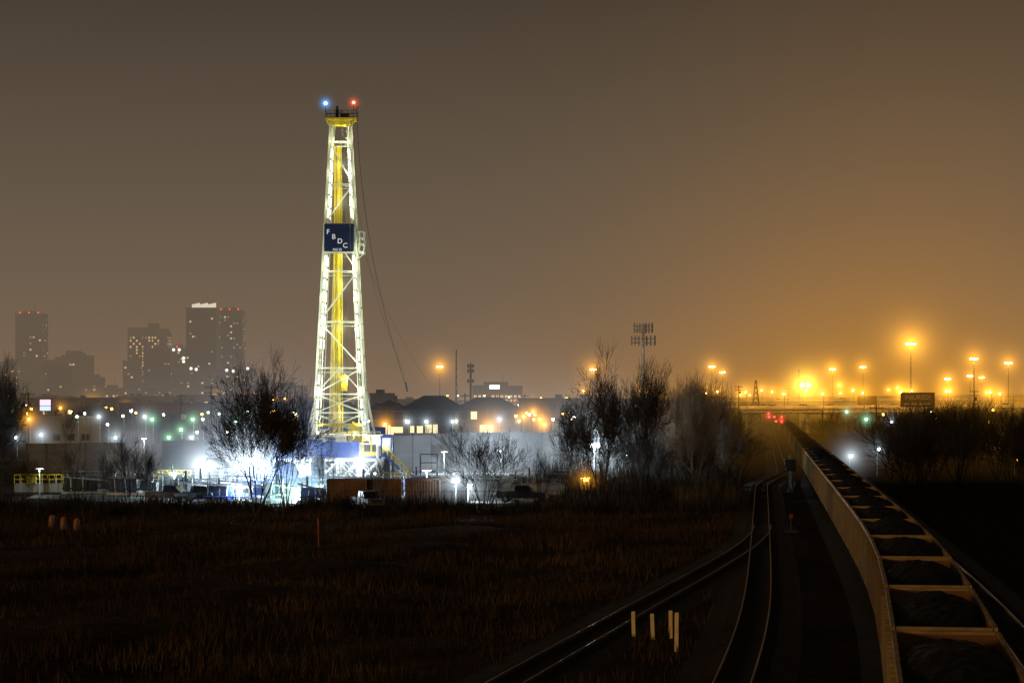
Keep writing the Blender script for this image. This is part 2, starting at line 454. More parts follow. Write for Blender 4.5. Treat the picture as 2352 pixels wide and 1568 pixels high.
tree(big[1], 1385, 240, 858, .8, 92); tree(big[2], 1474, 252, 856, 2.6, 85); tree(big[0], 1325, 275, 935, 4., 45)
tree(round_, 1115, 221, 990, 0, 105)
tree(big[2], 2, 250, 845, 1.2, 62); tree(big[0], -45, 235, 880, 4.2, 90)
for j, (b, D, t) in enumerate(((168,236,1022),(300,226,1000),(340,228,1030),(872,229,1040),(1245,228,1035),(250,240,1040),(745,236,1010),(60,238,1050))):
    tree(small[j % 2], b, D, t, j*1.3, (40,55,40,35,48,35,30,35)[j])
R = random.Random(5)
th = empty('tree_thicket')
for j in range(24):
    D = R.uniform(265, 430); b = R.uniform(1560, 1690 if D > 320 else 1650)
    tree(R.choice(tan), b, D, R.uniform(872, 940) if b < 1640 else R.uniform(915, 985), R.uniform(0,6), R.uniform(45,75), 'tree', th)
for j in range(34):
    D = R.uniform(262, 400); b = R.uniform(1300, 1700)
    if b > 1176 + F*(trA(D)-4)/D - 30: continue
    tree(R.choice(drk + small), b, D, R.uniform(945, 1030), R.uniform(0,6), R.uniform(40,70), 'tree', th)
th2 = empty('tree_thicket')
for j in range(70):
    D = R.uniform(260, 520); b = R.uniform(2040, 2420)
    if b < 1176 + F*(mainX(D)+10)/D: continue
    t = 922 + abs(b - 2230)*.12 + R.uniform(0, 50)
    tree(R.choice(drk), b, D, t, R.uniform(0,6), R.uniform(50,90), 'tree', th2)
th3 = empty('tree_thicket')
for j in range(50):
    D = R.uniform(330, 700); b = 1176 + F*(mainX(D) + R.uniform(9, 40))/D
    tree(R.choice(drk), b, D, R.uniform(960, 1000), R.uniform(0,6), R.uniform(30,60), 'tree', th3)
far = empty('distant_tree_line')
for j in range(200):
    D = R.uniform(430, 1500); b = R.uniform(-60, 1720)
    tree(R.choice(small + drk), b, D, R.uniform(918, 945) if D > 600 else R.uniform(940, 970), R.uniform(0,6), R.uniform(18,40), 'tree', far)
far2 = empty('distant_tree_line')
for j in range(80):
    D = R.uniform(520, 1300); b = R.uniform(1900, 2420)
    tree(R.choice(drk), b, D, R.uniform(935, 965), R.uniform(0,6), R.uniform(20,45), 'tree', far2)

# dry grass and scrub
def grass(name, N, x0, x1, y0, y1, h, m, cl=900, spread=2.0, wd0=.02, wd1=.05):
    cx = rng.uniform(x0, x1, cl); cy = rng.uniform(y0, y1, cl); ch = rng.uniform(.2, 1.2, cl)**1.3
    k = rng.integers(0, cl, N)
    X = cx[k] + rng.normal(0, spread, N); Yy = cy[k] + rng.normal(0, spread, N); H = h*ch[k]*rng.uniform(.5, 1.2, N)
    tb = np.polyval(_pb, np.minimum(Yy, 200)); ta = np.interp(Yy, _Y, _X) - 7.7
    ok = (np.abs(X - tb) > 2.4) | (Yy > 203)
    ok &= (X < ta - 2.4) & (Yy > 60)
    X, Yy, H = X[ok], Yy[ok], H[ok]; N = len(X)
    a = rng.uniform(0, math.pi, N); wd = rng.uniform(wd0, wd1, N)
    lx, ly = rng.normal(0, .25, N)*H, rng.normal(0, .25, N)*H
    V = np.stack([np.stack([X - np.cos(a)*wd, Yy - np.sin(a)*wd, -.15 + 0*X], 1), np.stack([X + np.cos(a)*wd, Yy + np.sin(a)*wd, -.15 + 0*X], 1),
                  np.stack([X + lx, Yy + ly, H], 1)], 1).reshape(-1, 3)
    f = np.arange(3*N).reshape(-1, 3)
    me = bpy.data.meshes.new(name); me.from_pydata(V.tolist(), [], f.tolist()); me.materials.append(m); place(name, me)
M_grass = mat('dry_grass', (.062,.038,.020), .95, noise=.9, nscale=.10)
grass('dry_grass', 130000, -70, 24, 72, 222, .7, M_grass, 1500, 1.3)
M_brush = mat('dry_brush', (.14,.10,.055), .95, noise=.5, nscale=.3)
grass('dry_brush', 2500, 18, 25, 235, 262, 2.2, M_brush, 22, .7)
M_scrub = mat('scrub', (.030,.024,.018), .95, noise=.6, nscale=.3)
grass('roadside_scrub', 22000, -66, 26, 219, 236, 1.5, M_scrub, 330, .9, .03, .07)
grass('lineside_scrub', 14000, 6, 30, 240, 330, 3.2, M_scrub, 200, 1.2, .04, .09)

# ------------------------------------------------------------------ drilling rig
RX, RY = wx(783, 300), 300.0
rig = empty('drilling_rig', (RX, RY, 0))
def lx(b): return (b - 783) * 300 / F
ZB, ZT = 6.2, 48.6
def hw(z): return 3.55 + (1.3 - 3.55) * (z - ZB)/(ZT - ZB)
def hd(z): return 2.6 + (1.1 - 2.6) * (z - ZB)/(ZT - ZB)
mb = MB()
for sx in (-1, 1):
    for sy in (-1, 1):
        mb.beam((sx*hw(ZB), sy*hd(ZB), ZB), (sx*hw(ZT), sy*hd(ZT), ZT), .30, 0)
        mb.beam((sx*(hw(ZB)-.8), sy*hd(ZB), ZB), (sx*(hw(ZT)-.42), sy*hd(ZT), ZT), .12, 0)
    z = ZB + .4
    while z < ZT - 1:
        mb.beam((sx*hw(z), -hd(z), z), (sx*(hw(z)-.7), -hd(z), z+.35), .06, 0); z += .9
    for z in np.arange(ZB, ZT, 2.2):
        mb.beam((sx*hw(z), -hd(z), z), (sx*hw(z), hd(z), z), .10, 0)
        mb.beam((sx*hw(z), -hd(z), z), (sx*hw(z+2.2), hd(z+2.2), min(z+2.2, ZT)), .08, 0)
lev = [ZB+.3, 9.6, 12.1, 15.6, 21.8, 28.6, 35.0, 40.3, 46.0]
for z in lev:
    mb.beam((-hw(z), -hd(z), z), (hw(z), -hd(z), z), .17, 0); mb.beam((-hw(z), hd(z), z), (hw(z), hd(z), z), .13, 0)
    mb.beam((-hw(z), -hd(z)-.02, z-.6), (hw(z), -hd(z)-.02, z-.6), .07, 0)
d = 1
for a, b in zip(lev[:-1], lev[1:]):
    mb.beam((-d*hw(a), -hd(a), a), (d*hw(b), -hd(b), b), .17, 0); d = -d
    if b < 14: mb.beam((-d*hw(a), -hd(a), a), (d*hw(b), -hd(b), b), .14, 0)
z1, z2 = 12.1, 15.6
mb.beam((-hw(z1), -hd(z1), z1), (0, -hd(z2), z2), .14, 0); mb.beam((hw(z1), -hd(z1), z1), (0, -hd(z2), z2), .14, 0)
for x, wd in ((-.95,.22), (-.62,.14), (-.25,.42), (.2,.16)):
    mb.beam((x, .5, ZB), (x*.75-.1, .3, ZT-3), wd, 1)
for j in range(9): mb.beam((-1.75 + j*.13, 1.1, ZB), (-1.05+j*.07, .9, 31), .09, 0 if j % 2 else 1)
for j in range(4): mb.cyl((.55+j*.16, .2, ZB+5), (.1+j*.08, .1, ZT), .025, 2, 5)
mb.cyl((hw(ZB)-.95, -.6, ZB), (hw(36)-.5, -.4, 36), .1, 0, 6)
mb.box((.45, .1, 13.3), (.9, .6, 1.6), 1); mb.cyl((.45,-.3,14.2), (.45,.5,14.2), .55, 1, 12); mb.box((.45,.1,11.9), (.4,.4,1.4), 2)
mb.obj('mast', [M_mast, M_yel, M_dark], parent=rig)
# fluorescent fixtures along the legs
tb = MB(); rt = random.Random(3)
for sx in (-1, 1):
    z = ZB + .8
    while z < 45.2:
        if not (30.8 < z < 34.8) and not (rt.random() < .07):
            for sy in (-1, 1):
                x = sx*(hw(z)-.38); x2 = sx*(hw(z+1.3)-.38)
                y0, y1_ = (sy*hd(z)+.16, sy*hd(z+1.3)+.16) if sy > 0 else (-hd(z)-.12, -hd(z+1.3)-.12)
                tb.beam((x, y0, z), (x2, y1_, z+1.3), (.27 - .08*(z-ZB)/40) if sy < 0 else .15, 0)
        z += 1.60
for j in range(5): tb.box((-2.2+j*1.1, -1, ZB+.5), (.7,.1,.1), 0)
tb.obj('mast_light_strings', [L_tube], parent=rig)
TW = (.97, 1, .76)
z = ZB + 2
while z < 47:
    if not 30.0 < z < 36:
        for sx in (-1, 1): point((sx*(hw(z)-.75), -hd(z)-.55, z), 62, TW, rig, 'mast_light')
        point((.9, -.5, z+1.5), 120, TW, rig, 'mast_light')
    z += 4.2
for z in (9, 15, 21, 27, 38, 43): halo((0,0,z), hw(z)+3, (.85,.9,.5), .014, rig)
# crown
cb = MB()
x0, x1 = lx(747), lx(823)
cb.b2(x0+.15, x1-.15, -1.5, 1.5, 49.0, 49.25, 1); cb.b2(-1.5, 1.5, -1.2, 1.2, 48.3, 49.0, 1)
cb.beam((x0+.2,-1.4,49.0), (-1.3,-1.1,47.9), .14, 1); cb.beam((x1-.2,-1.4,49.0), (1.3,-1.1,47.9), .14, 1)
for zz in (49.75, 50.2):
    for yy in (-1.5, 1.5): cb.beam((x0+.15, yy, zz), (x1-.15, yy, zz), .06, 2)
    for xx in (x0+.15, x1-.15): cb.beam((xx, -1.5, zz), (xx, 1.5, zz), .06, 2)
for j in range(8):
    for yy in (-1.5, 1.5):
        xx = x0+.15 + j*(x1-x0-.3)/7; cb.beam((xx, yy, 49.2), (xx, yy, 50.2), .06, 2)
for j in range(3): cb.cyl((-.7+j*.35, -.1, 49.9), (-.6+j*.35, -.1, 49.9), .6, 2, 12)
cb.box((-.5,0,49.9), (.35,.35,2.1), 2); cb.box((.5,.3,49.7), (1.1,.6,.7), 2)
cb.beam((x1-.4,-1.3,50.2), (x1+.2,-1.3,50.7), .14, 3); cb.beam((x1+.2,-1.3,49.9), (x1-.3,-1.3,50.9), .08, 3)
cb.beam((lx(750),-1.5,49.2), (lx(750),-1.5,51.0), .07, 2); cb.beam((lx(814),-1.5,49.2), (lx(814),-1.5,51.1), .07, 2)
cb.obj('crown_block', [M_mast, M_yel, M_dark, M_rust], parent=rig)
b_ = MB(); b_.ball((lx(750),-1.5,51.15), .2, 0, 8, 5); b_.obj('blue_beacon', [L_blue], parent=rig)
b_ = MB(); b_.ball((lx(814),-1.5,51.25), .2, 0, 8, 5); b_.obj('red_beacon', [lamp_mat('red_beacon', (1,.05,.02), 40)], parent=rig)
halo((lx(750),-1.5,51.15), 1.9, (.08,.4,1.), .16, rig); halo((lx(814),-1.5,51.25), 1.7, (1.,.06,.03), .14, rig)
# name panel
pm = MB(); pz0, pz1 = wz(580,300), wz(517,300); px0, px1 = lx(748), lx(807)
pm.b2(px0, px1, -2.45, -2.35, pz0, pz1, 0); pm.b2(px0-.1, px1+.6, -2.2, -2.12, pz0-.25, pz0-.05, 1)
pm.b2(px1+.03, px1+.5, -2.3, -2.2, pz0, pz1, 0)
pm.b2(px0-.12, px0-.02, -2.42, -2.3, pz0-.1, pz1+.1, 1)
pm.obj('name_panel', [M_navy, M_mast], parent=rig)
M_let = mat('letter_white', (.7,.7,.7), .6, noise=0, emit=(.8,.8,.8), estr=.16, haze=False)  # letters glow a little by their own emission
for ch, bx, bz in (('F',757,536),('B',770,547),('D',784,557),('C',796,567)):
    text(ch, .92, (lx(bx), -2.48, wz(bz,300)), M_let, rig, 'letter_'+ch)
text('RIG 25', .42, (lx(778), -2.48, wz(576,300)), M_let, rig, 'letters_rig')
# racking board cage on right
rb = MB(); cx0, cx1 = lx(816), lx(838)
for z in (31.2, 32.2, 33.0, 33.9):
    rb.beam((cx0,-1.6,z),(cx1,-1.6,z),.12,0); rb.beam((cx1,-1.6,z),(cx1,1.2,z),.1,0); rb.beam((cx0,1.2,z),(cx1,1.2,z),.1,0)
for x in (cx0, cx1, (cx0+cx1)/2):
    for yy in (-1.6, 1.2): rb.beam((x,yy,31.0),(x,yy,33.9),.12,0)
rb.b2(cx0, cx1, -1.6, 1.2, 31.0, 31.12, 0); rb.beam((cx1,-1.6,31),(cx0-.2,-1.6,29.5),.12,0); rb.box((cx0+.2,-1.2,34.1),(.35,.3,.5),1)
for j in range(7): rb.beam((-2+j*.5,-1.9,31.3),(-2+j*.5,1.2,31.3),.08,0)
rb.obj('racking_board', [M_mast, M_rust], parent=rig)
point((cx0+.6,-3.0,31.6), 70, TW, rig, 'board_light')
# hoist lines
gl = MB()
def line(p0, p1, sag, r, nseg=24):
    p0, p1 = Vector(p0), Vector(p1); pr = p0
    for i in range(1, nseg+1):
        t = i/nseg; q = p0.lerp(p1, t); q.x -= sag*4*t*(1-t)
        gl.cyl(pr, q, r, 0, 4); pr = q
line((lx(822),-1.4,wz(280,300)), (lx(936),-3,wz(890,300)), 1.3, .03)
line((lx(818),-1.4,wz(285,300)), (lx(932),-2,wz(862,300)), 2.0, .014)
line((lx(838),-1.6,wz(580,300)), (lx(990),-4,wz(885,300)), .8, .012)
gl.beam((lx(934),-3,wz(878,300)), (lx(938),-3,wz(899,300)), .2, 0)
gl.obj('hoist_lines', [M_dark], parent=rig)
# substructure and floor
sb = MB(); fx0, fx1 = lx(640), lx(880)
sb.b2(fx0, fx1, -6, 6, 5.4, 5.6, 0)
sb.b2(lx(640), lx(750), -6.1, -6.0, 3.5, 6.1, 1); sb.b2(lx(750)+.02, lx(832), -6.3, -6.2, 3.7, 5.75, 1)
sb.b2(fx0-.1, fx0, -6, 6, 3.6, 6.1, 1); sb.b2(fx0, fx1, 6.0, 6.1, 5.6, 7.6, 1)
for j in range(17): sb.beam((fx0+j*.68,-6.36 if j > 9 else -6.14,3.7),(fx0+j*.68,-6.36 if j > 9 else -6.14,5.75),.08,1)
for y in (-5.8, 0, 5.8):
    for x in np.linspace(fx0+.4, fx1-.4, 6):
        sb.beam((x, y, .1), (x, y, 5.4), .35, 0)
    for a, c in zip(np.linspace(fx0+.4, fx1-.4, 6)[:-1], np.linspace(fx0+.4, fx1-.4, 6)[1:]):
        sb.beam((a, y-.05, .4), (c, y-.05, 3.3), .18, 0); sb.beam((c, y+.05, .4), (a, y+.05, 3.3), .18, 0)
    sb.beam((fx0, y, .3), (fx1, y, .3), .4, 0); sb.beam((fx0, y, 3.35), (fx1, y, 3.35), .3, 0)
for j in range(13):
    x = fx0 + j*(fx1-fx0)/12; sb.beam((x,-6,6.1),(x,-6,7.1),.06,2)
sb.beam((fx0,-6,7.1),(fx1,-6,7.1),.07,2); sb.beam((fx0,-6,6.65),(fx1,-6,6.65),.06,2)
sb.box((-4.6,0,6.6),(2.6,3.4,2.0),1); sb.cyl((-6.8,-2,6.4),(-5.6,-2,6.4),.8,0,14); sb.box((2,2.6,6.7),(2.4,1.6,2.2),2)
sb.box((.2,-2,6.3),(1.4,1.4,1.2),0); sb.box((-2.3,-3.4,6.5),(.9,.9,1.8),0); sb.beam((1.6,-3,5.6),(1.9,-2.6,8.4),.3,2); sb.beam((-3.2,-2.7,8.0),(3.3,-2.7,8.0),.3,2)
for s in (-1,1):
    sb.beam((s*3.6,-2.6,5.6),(s*3.3,-2.6,8.5),.55,0); sb.beam((s*4.6,2.6,5.6),(s*3.1,2.5,13),.3,0); sb.beam((s*4.4,-4.8,5.6),(s*3.2,-2.5,11.5),.22,0)
sb.obj('substructure', [M_white, M_blue, M_yel], parent=rig)
sl = MB()
for q, (x, y, z) in enumerate(((-7,-6.6,2.9),(-4.5,-6.6,3.1),(-2,-6.6,2.4),(.8,-6.6,3.0),(3.2,-6.6,2.7),(5,-6.6,1.6),(-5.5,-3,2),(-1,-2,2.6),(3,-2,2.2),(-2.6,-6.5,7.0),(2.3,-6.5,6.8))):
    sl.ball((x,y,z), .15, 0, 6, 4)
    if q % 2 == 0: point((x, y-.6, z), 260, (.9,1,.95), rig, 'work_light')
sl.obj('substructure_lamps', [lamp_mat('work_lamp',(.9,1,.95),25,False)], parent=rig)
# doghouse
dh = MB(); a0, a1 = lx(838), lx(880)
dh.b2(a0, a1, -5.8, -2.6, 3.6, 3.9, 3); dh.b2(a0, a1, -2.7, -2.6, 3.9, 6.6, 0); dh.b2(a0, a1+.3, -6.1, -2.4, 6.6, 6.75, 0)
dh.b2(a0, a0+.25, -5.8, -2.7, 3.9, 6.6, 1); dh.b2(a1-.15, a1, -5.8, -2.7, 3.9, 6.6, 0)
dh.b2(a0+.25, a1-.15, -5.8, -5.7, 3.9, 4.5, 1); dh.b2((a0+a1)/2-.1,(a0+a1)/2+.1,-5.81,-5.7,4.5,6.6,1)
dh.b2(a0+.3, a0+.9, -5.2, -4.4, 3.9, 5.9, 2); dh.b2(a1-1.0, a1-.4, -4.6,-3.8,3.9,5.4,1)
dh.b2(a1+.02, a1+1.45, -5.5, -3.0, 3.8, 6.7, 3); dh.b2(a1+.2, a1+1.3, -5.56, -5.5, 4.4, 6.3, 0)
dh.b2(a0+.5, a1-.4, -4.3, -4.1, 6.42, 6.55, 4)
dh.b2(a0, a1+1.4, -5.4, -3, .1, .4, 0)
for x in (a0+.2, a1-.2, a1+1.3): dh.beam((x,-5.2,.3),(x,-5.2,3.7),.2,0)
dh.obj('doghouse', [M_white, M_yel, M_rust, M_blue, lamp_mat('cabin_lamp', (1,.95,.75), 60)], parent=rig)
point((a1+.6,-7.2,5.4), 120, (.9,.97,1), rig, 'doghouse_light')
# stair
st = MB(); s0 = Vector((lx(887),-6.4,wz(1040,296))); s1 = Vector((lx(952),-6.4,.55))
for yy in (-6.9,-5.9):
    a = s0.copy(); b = s1.copy(); a.y = b.y = yy
    st.beam(a, b, .26, 1)
    for h in (.55, 1.1): st.beam(a+Vector((0,0,h)), b+Vector((0,0,h)), .09, 0)
    for j in range(8):
        p = a.lerp(b, j/7); st.beam(p, p+Vector((0,0,1.1)), .08, 0)
for j in range(16):
    p = s0.lerp(s1, j/15); st.box((p.x, -6.4, p.z+.05), (.28,.95,.05), 0)
st.obj('stairs', [M_yel, M_blue], parent=rig)

# ------------------------------------------------------------------ site floodlights
def floodlight(b, e, D, P, R=8, k=.05, col=WH, lamp=None, r=.3, name='floodlight'):
    x, z = wx(b, D), wz(e, D)
    mb = MB(); mb.cyl((0,.3,0), (0,.3,z+.25), .06, 0, 6); mb.beam((-.5,.3,z+.2),(.5,.3,z+.2),.08,0)
    for s in (-1, 1):
        mb.box((s*r*.85,.12,z), (r*1.5,.16,r*1.3), 0); mb.box((s*r*.85,.02,z), (r*1.3,.03,r*1.1), 1)
    o = mb.obj(name, [M_steel, lamp or L_flood], (x, D, 0))
    point((0,-.35,z), P, col, o, 'flood_light')
    if R: halo((0,-.15,z), R, col, k, o)
    return o
floodlight(465,1070,283, 8000, 10,.09, r=.36); floodlight(572,1056,282, 15000, 16,.14, r=.5); floodlight(600,1066,280, 6000, 9,.08)
floodlight(690,1072,278, 7000, 9,.08); floodlight(683,1138,246, 3200, 7,.10, CY, L_cyan); floodlight(507,1130,250, 1800, 4,.06, r=.22)
floodlight(827,1062,286, 4500, 8,.07); floodlight(1047,1103,236, 1500, 6,.065, r=.25)
floodlight(1365,1023,300, 13000, 16,.11, r=.5); floodlight(1345,1102,255, 900, 4,.05, OR, L_or, r=.18)
floodlight(625,1115,255, 3000, 28,.075, (.28,.46,.8), r=.2)  # added lamp, carries the wide bluish glow over the site
floodlight(1150,1035,340, 4500, 34,.045, (.42,.5,.58), r=.06)  # added lamp with tiny head, brightens the wall and carries glow
floodlight(1075,1118,247, 2500, 6, .06, r=.2); floodlight(980,1085,264, 2200, 0, r=.05)  # lamps added to lift the brightness of the equipment
floodlight(400,1090,262, 1200, 4, .03, CY, L_cyan, r=.16); floodlight(425,1160,238, 350, 0, .03, CY, L_cyan, r=.10)  # more added lamps for brighter site gear
floodlight(550,1125,243, 1800, 4, .06, r=.2); floodlight(735,1120,250, 2000, 5, .06, CY, L_cyan, r=.2); floodlight(1020,1040,340, 3000, 0, r=.05)  # further lamps added to brighten gear and the sound wall
floodlight(1440,1045,350, 3500, 0, r=.06); floodlight(330,1010,340, 900, 20, .02, (.45,.5,.55), r=.05)  # small-headed lamps added, the first to brighten the tower pole

# ------------------------------------------------------------------ site equipment
def container(b0, b1, top, D, m, depth=2.6, name='shipping_container', door=False, lit=False):
    x0, x1 = wx(b0, D), wx(b1, D); h = wz(top, D); mb = MB(); W = x1 - x0
    mb.b2(-W/2, W/2, 0, depth, .15, h, 0)
    k = -W/2 + .15
    while k < W/2 - .1: mb.b2(k, k+.14, -.06, 0, .3, h-.2, 0); k += .3
    for z in (.15, h-.12): mb.b2(-W/2-.03, W/2+.03, -.1, .04, z, z+.16, 1)
    for x in (-W/2, W/2): mb.b2(x-.08, x+.08, -.1, .05, .15, h, 1)
    mb.b2(-W/2, W/2, .1, depth-.1, 0, .15, 2)
    if door:
        for x in (-W/4, 0, W/4): mb.b2(x-.4, x+.4, -.14, -.1, 1.2, 2.2, 3)
        mb.b2(W/2-1.3, W/2-.5, -.13, -.09, .4, 2.4, 1)
        mb.b2(-W/2+.3, W/2-.3, .8, 1.6, h, h+.25, 1)
    o = mb.obj(name, [m, M_steel if door else M_rust, M_dark, M_glass], ((x0+x1)/2, D, 0)); return o
container(752, 840, 1100, 236, M_rust); container(842, 920, 1101, 236.5, M_rust); container(932, 1010, 1099, 236, M_rust)
container(1012, 1072, 1097, 243, M_white, name='site_office_trailer', door=True)
container(447, 512, 1066, 289, M_white, name='site_office_trailer', door=True); container(516, 556, 1070, 291, M_white, name='site_office_trailer', door=True)
container(1315, 1440, 1052, 322, M_grey, 8, name='metal_shed', door=True)
container(1175, 1300, 1112, 262, M_grey, 4, name='storage_container')
container(575, 625, 1085, 288, M_blue); container(1085, 1165, 1118, 268, M_white, name='site_office_trailer', door=True)

def tank(b, D, r, h, m, name='storage_tank'):
    mb = MB(); mb.cyl((0,0,.6),(0,0,h), r, 0, 20); mb.cyl((0,0,h),(0,0,h+.4), r, 0, 20, .2)
    for z in np.arange(1.2, h, 1.4): mb.cyl((0,0,z),(0,0,z+.08), r+.04, 1, 20)
    for t in range(4): mb.beam((r*.8*math.cos(t*1.57+.78), r*.8*math.sin(t*1.57+.78),0),(r*.8*math.cos(t*1.57+.78), r*.8*math.sin(t*1.57+.78),.7),.15,1)
    for s in (-.2,.2): mb.beam((s,-r-.1,0),(s,-r-.1,h+.8),.05,1)
    for z in np.arange(.3,h+.8,.35): mb.beam((-.2,-r-.1,z),(.2,-r-.1,z),.04,1)
    mb.obj(name, [m, M_steel], (wx(b, D), D, 0))
tank(728, 276, 1.0, 4.0, M_white); tank(648, 272, .9, 3.6, M_blue); tank(668, 274, .8, 3.2, M_white)

def skid(b, D, W, m, seed, name='mud_pump_skid', rail=None):
    r = random.Random(seed); mb = MB()
    mb.b2(-W/2, W/2, 0, 2.6, .1, .4, 1); mb.b2(-W/2+.3, W*.1, .3, 2.2, .4, 1.5+r.random()*.9, 0)
    mb.cyl((W*.15, 1.2, 1.2), (W*.38, 1.2, 1.2), .6, 0, 14); mb.b2(W*.38, W*.48, .8, 1.6, .4, 1.6, 2)
    for j in range(5): mb.cyl((-W/2+.4+j*.7, -.1, .5), (-W/2+.4+j*.7+r.uniform(-.3,.3), -.1, 1.2+r.random()*1.6), .08, 1 if j % 2 else 2, 6)
    mb.cyl((-W/2, -.1, 2.2), (W/2, -.1, 1.2+r.random()), .1, 1, 6); mb.cyl((-W/2, -.2, .8), (W/2, -.2, .8), .1, 0, 6)
    mb.cyl((-W*.2, 1.2, 1.8), (-W*.2, 1.2, 2.6+r.random()), .12, 2, 8)
    for x in np.linspace(-W/2, W/2, 6): mb.beam((x, 2.6, .4), (x, 2.6, 2.7), .05, 3)
    for z in (2.3, 2.7): mb.beam((-W/2, 2.6, z), (W/2, 2.6, z), .05, 3)
    mb.obj(name, [m, M_steel, M_dark, rail or M_steel], (wx(b, D), D, 0), r.uniform(-.25,.25))
skid(600, 268, 7, M_blue, 1); skid(700, 262, 5, M_blue, 2, rail=M_yel); skid(480, 262, 6, M_white, 3, 'generator_skid'); skid(560, 250, 6, M_blue, 4, 'generator_skid')
skid(650, 247, 5, M_grey, 5); skid(860, 262, 7, M_grey, 6, rail=M_yel); skid(980, 275, 6, M_blue, 7, 'pipe_rack_skid'); skid(790, 270, 6, M_white, 8); skid(410, 275, 5, M_grey, 9)
skid(300, 262, 6, M_dark, 10); skid(210, 266, 7, M_dark, 11, 'generator_skid'); skid(520, 243, 5, M_blue, 12); skid(715, 243, 3, M_blue, 13); skid(1130, 262, 6, M_grey, 14)
skid(440, 252, 5, M_grey, 15, 'compressor_skid', M_yel); skid(745, 256, 4, M_blue, 16, 'compressor_skid'); skid(1240, 270, 7, M_grey, 17)

def mudtank(b0, b1, top, D, m):
    x0, x1 = wx(b0, D), wx(b1, D); W = x1-x0; h = wz(top, D); mb = MB()
    mb.b2(-W/2, W/2, 0, 3, .3, h, 0)
    for x in np.arange(-W/2+.3, W/2, .8): mb.b2(x, x+.12, -.1, 0, .3, h, 0)
    mb.b2(-W/2, W/2, .2, 2.8, 0, .3, 2)
    for yy in (0, 3):
        for z in (h+.5, h+1.05): mb.beam((-W/2,yy,z),(W/2,yy,z),.06,1)
        for x in np.linspace(-W/2, W/2, 8): mb.beam((x,yy,h),(x,yy,h+1.05),.06,1)
    mb.box((-W/5,1.5,h+.4),(1,1,.8),1); mb.box((W/5,1.5,h+.3),(1.2,1,.6),2)
    mb.obj('mud_tank', [m, M_yel, M_dark], ((x0+x1)/2, D, 0))
mudtank(33, 145, 1110, 266, M_grey); mudtank(355, 430, 1100, 280, M_grey)
floodlight(90, 1080, 262, 260, 0, .03, (.8,1,.8), L_cyan, r=.04)  # tiny lamp added to brighten the mud tank

pf = MB()
for x in (0, 2.4):
    for y in (0, 1.4): pf.beam((x,y,0),(x,y,3.6),.1,0)
    pf.beam((x,0,0),(x,1.4,3.6),.08,0)
for z in (1.2,2.4,3.6):
    for y in (0,1.4): pf.beam((0,y,z),(2.4,y,z),.09,0)
pf.obj('pipe_frame', [M_blue], (wx(965,315), 315, 0))

# vehicles
def pickup(col):
    mb = MB()
    mb.prism([(-2.75,.55),(-2.8,.95),(-2.65,1.1),(-1.35,1.18),(.75,1.18),(.75,1.2),(2.75,1.2),(2.78,.6),(2.6,.5),(-2.6,.45)], -.95, .95, 0)
    mb.prism([(-1.3,1.18),(-.65,1.82),(.65,1.86),(.78,1.18)], -.82, .82, 1)
    mb.prism([(-.72,1.80),(-.6,1.88),(.62,1.9),(.70,1.80)], -.8, .8, 0)
    for x in (-.84,.84): mb.beam((x,-.1,1.18),(x,-.1,1.85),.08,0)
    mb.b2(-.8,.8,.9,2.65,1.1,1.21,2)
    for x in (-.9,.9):
        for y in (-1.8,1.75): mb.cyl((x-.13,y,.4),(x+.13,y,.4),.4,2,14); mb.cyl((x-.14,y,.4),(x+.14,y,.4),.2,3,10)
        mb.box((x*.8,-2.78,.88),(.3,.06,.18),3); mb.box((x,2.76,.95),(.14,.06,.3),4)
    mb.box((0,-2.8,.62),(1.8,.12,.2),3); mb.box((0,2.8,.62),(1.8,.12,.2),3)
    return mb.mesh('pickup_truck', [col, M_glass, M_rub, M_steel, mat('tail_lens',(.3,.01,.01),.3,noise=0)])
pk = [pickup(mat('car_paint', c, .4, noise=.05)) for c in ((.07,.075,.08),(.03,.035,.045))]
for j, (b, D, rz) in enumerate(((395,246,1.35),(455,244,1.9),(845,231,.4),(1200,246,1.4))):
    place('pickup_truck', pk[j % 2], (wx(b, D), D, .03), rz)

def fence(b0, b1, D0, D1, h=2.0):
    mb = MB(); x0, x1 = wx(b0, D0), wx(b1, D1); n_ = max(2, int(math.hypot(x1-x0, D1-D0)/3))
    P = [Vector((x0+(x1-x0)*i/n_, D0+(D1-D0)*i/n_, 0)) for i in range(n_+1)]
    for p in P: mb.cyl(p, p+Vector((0,0,h+.1)), .035, 0, 5)
    for a, b in zip(P[:-1], P[1:]):
        mb.beam(a+Vector((0,0,h)), b+Vector((0,0,h)), .035, 0)
        for i in range(12):
            p = a.lerp(b, i/12); q = a.lerp(b, (i+1)/12)
            mb.beam(p+Vector((0,0,.1)), q+Vector((0,0,h)), .010, 0, 3); mb.beam(q+Vector((0,0,.1)), p+Vector((0,0,h)), .010, 0, 3)
    mb.obj('chain_link_fence', [M_dark])
fence(745, 1330, 227, 228)

def soundwall(b0, D0, b1, D1, h, m, step=3.0):
    a = Vector((wx(b0,D0),D0,0)); b = Vector((wx(b1,D1),D1,0)); L = (b-a).length; rz = math.atan2(b.y-a.y, b.x-a.x)
    mb = MB(); rr = random.Random(int(b0))
    x = 0.
    while x < L - .1:
        x2 = min(L, x + step); mb.b2(x+.01, x2-.01, 0, .15, 0, h + rr.uniform(-.12,.06), 0 if rr.random() < .7 else 1); x = x2
    for x in np.arange(0, L+.1, step): mb.b2(x-.06, x+.06, -.12, -.002, 0, h+.1, 1)
    for z in (h*.33, h*.66): mb.b2(0, L, -.05, -.004, z-.02, z+.02, 1)
    mb.obj('sound_wall', [m, mat(m.name+'_darker', tuple(v*.8 for v in m.node_tree.nodes['Principled BSDF'].inputs['Base Color'].default_value[:3]), .9)], a, rz)  # posts, rails and random panels take a darker tone
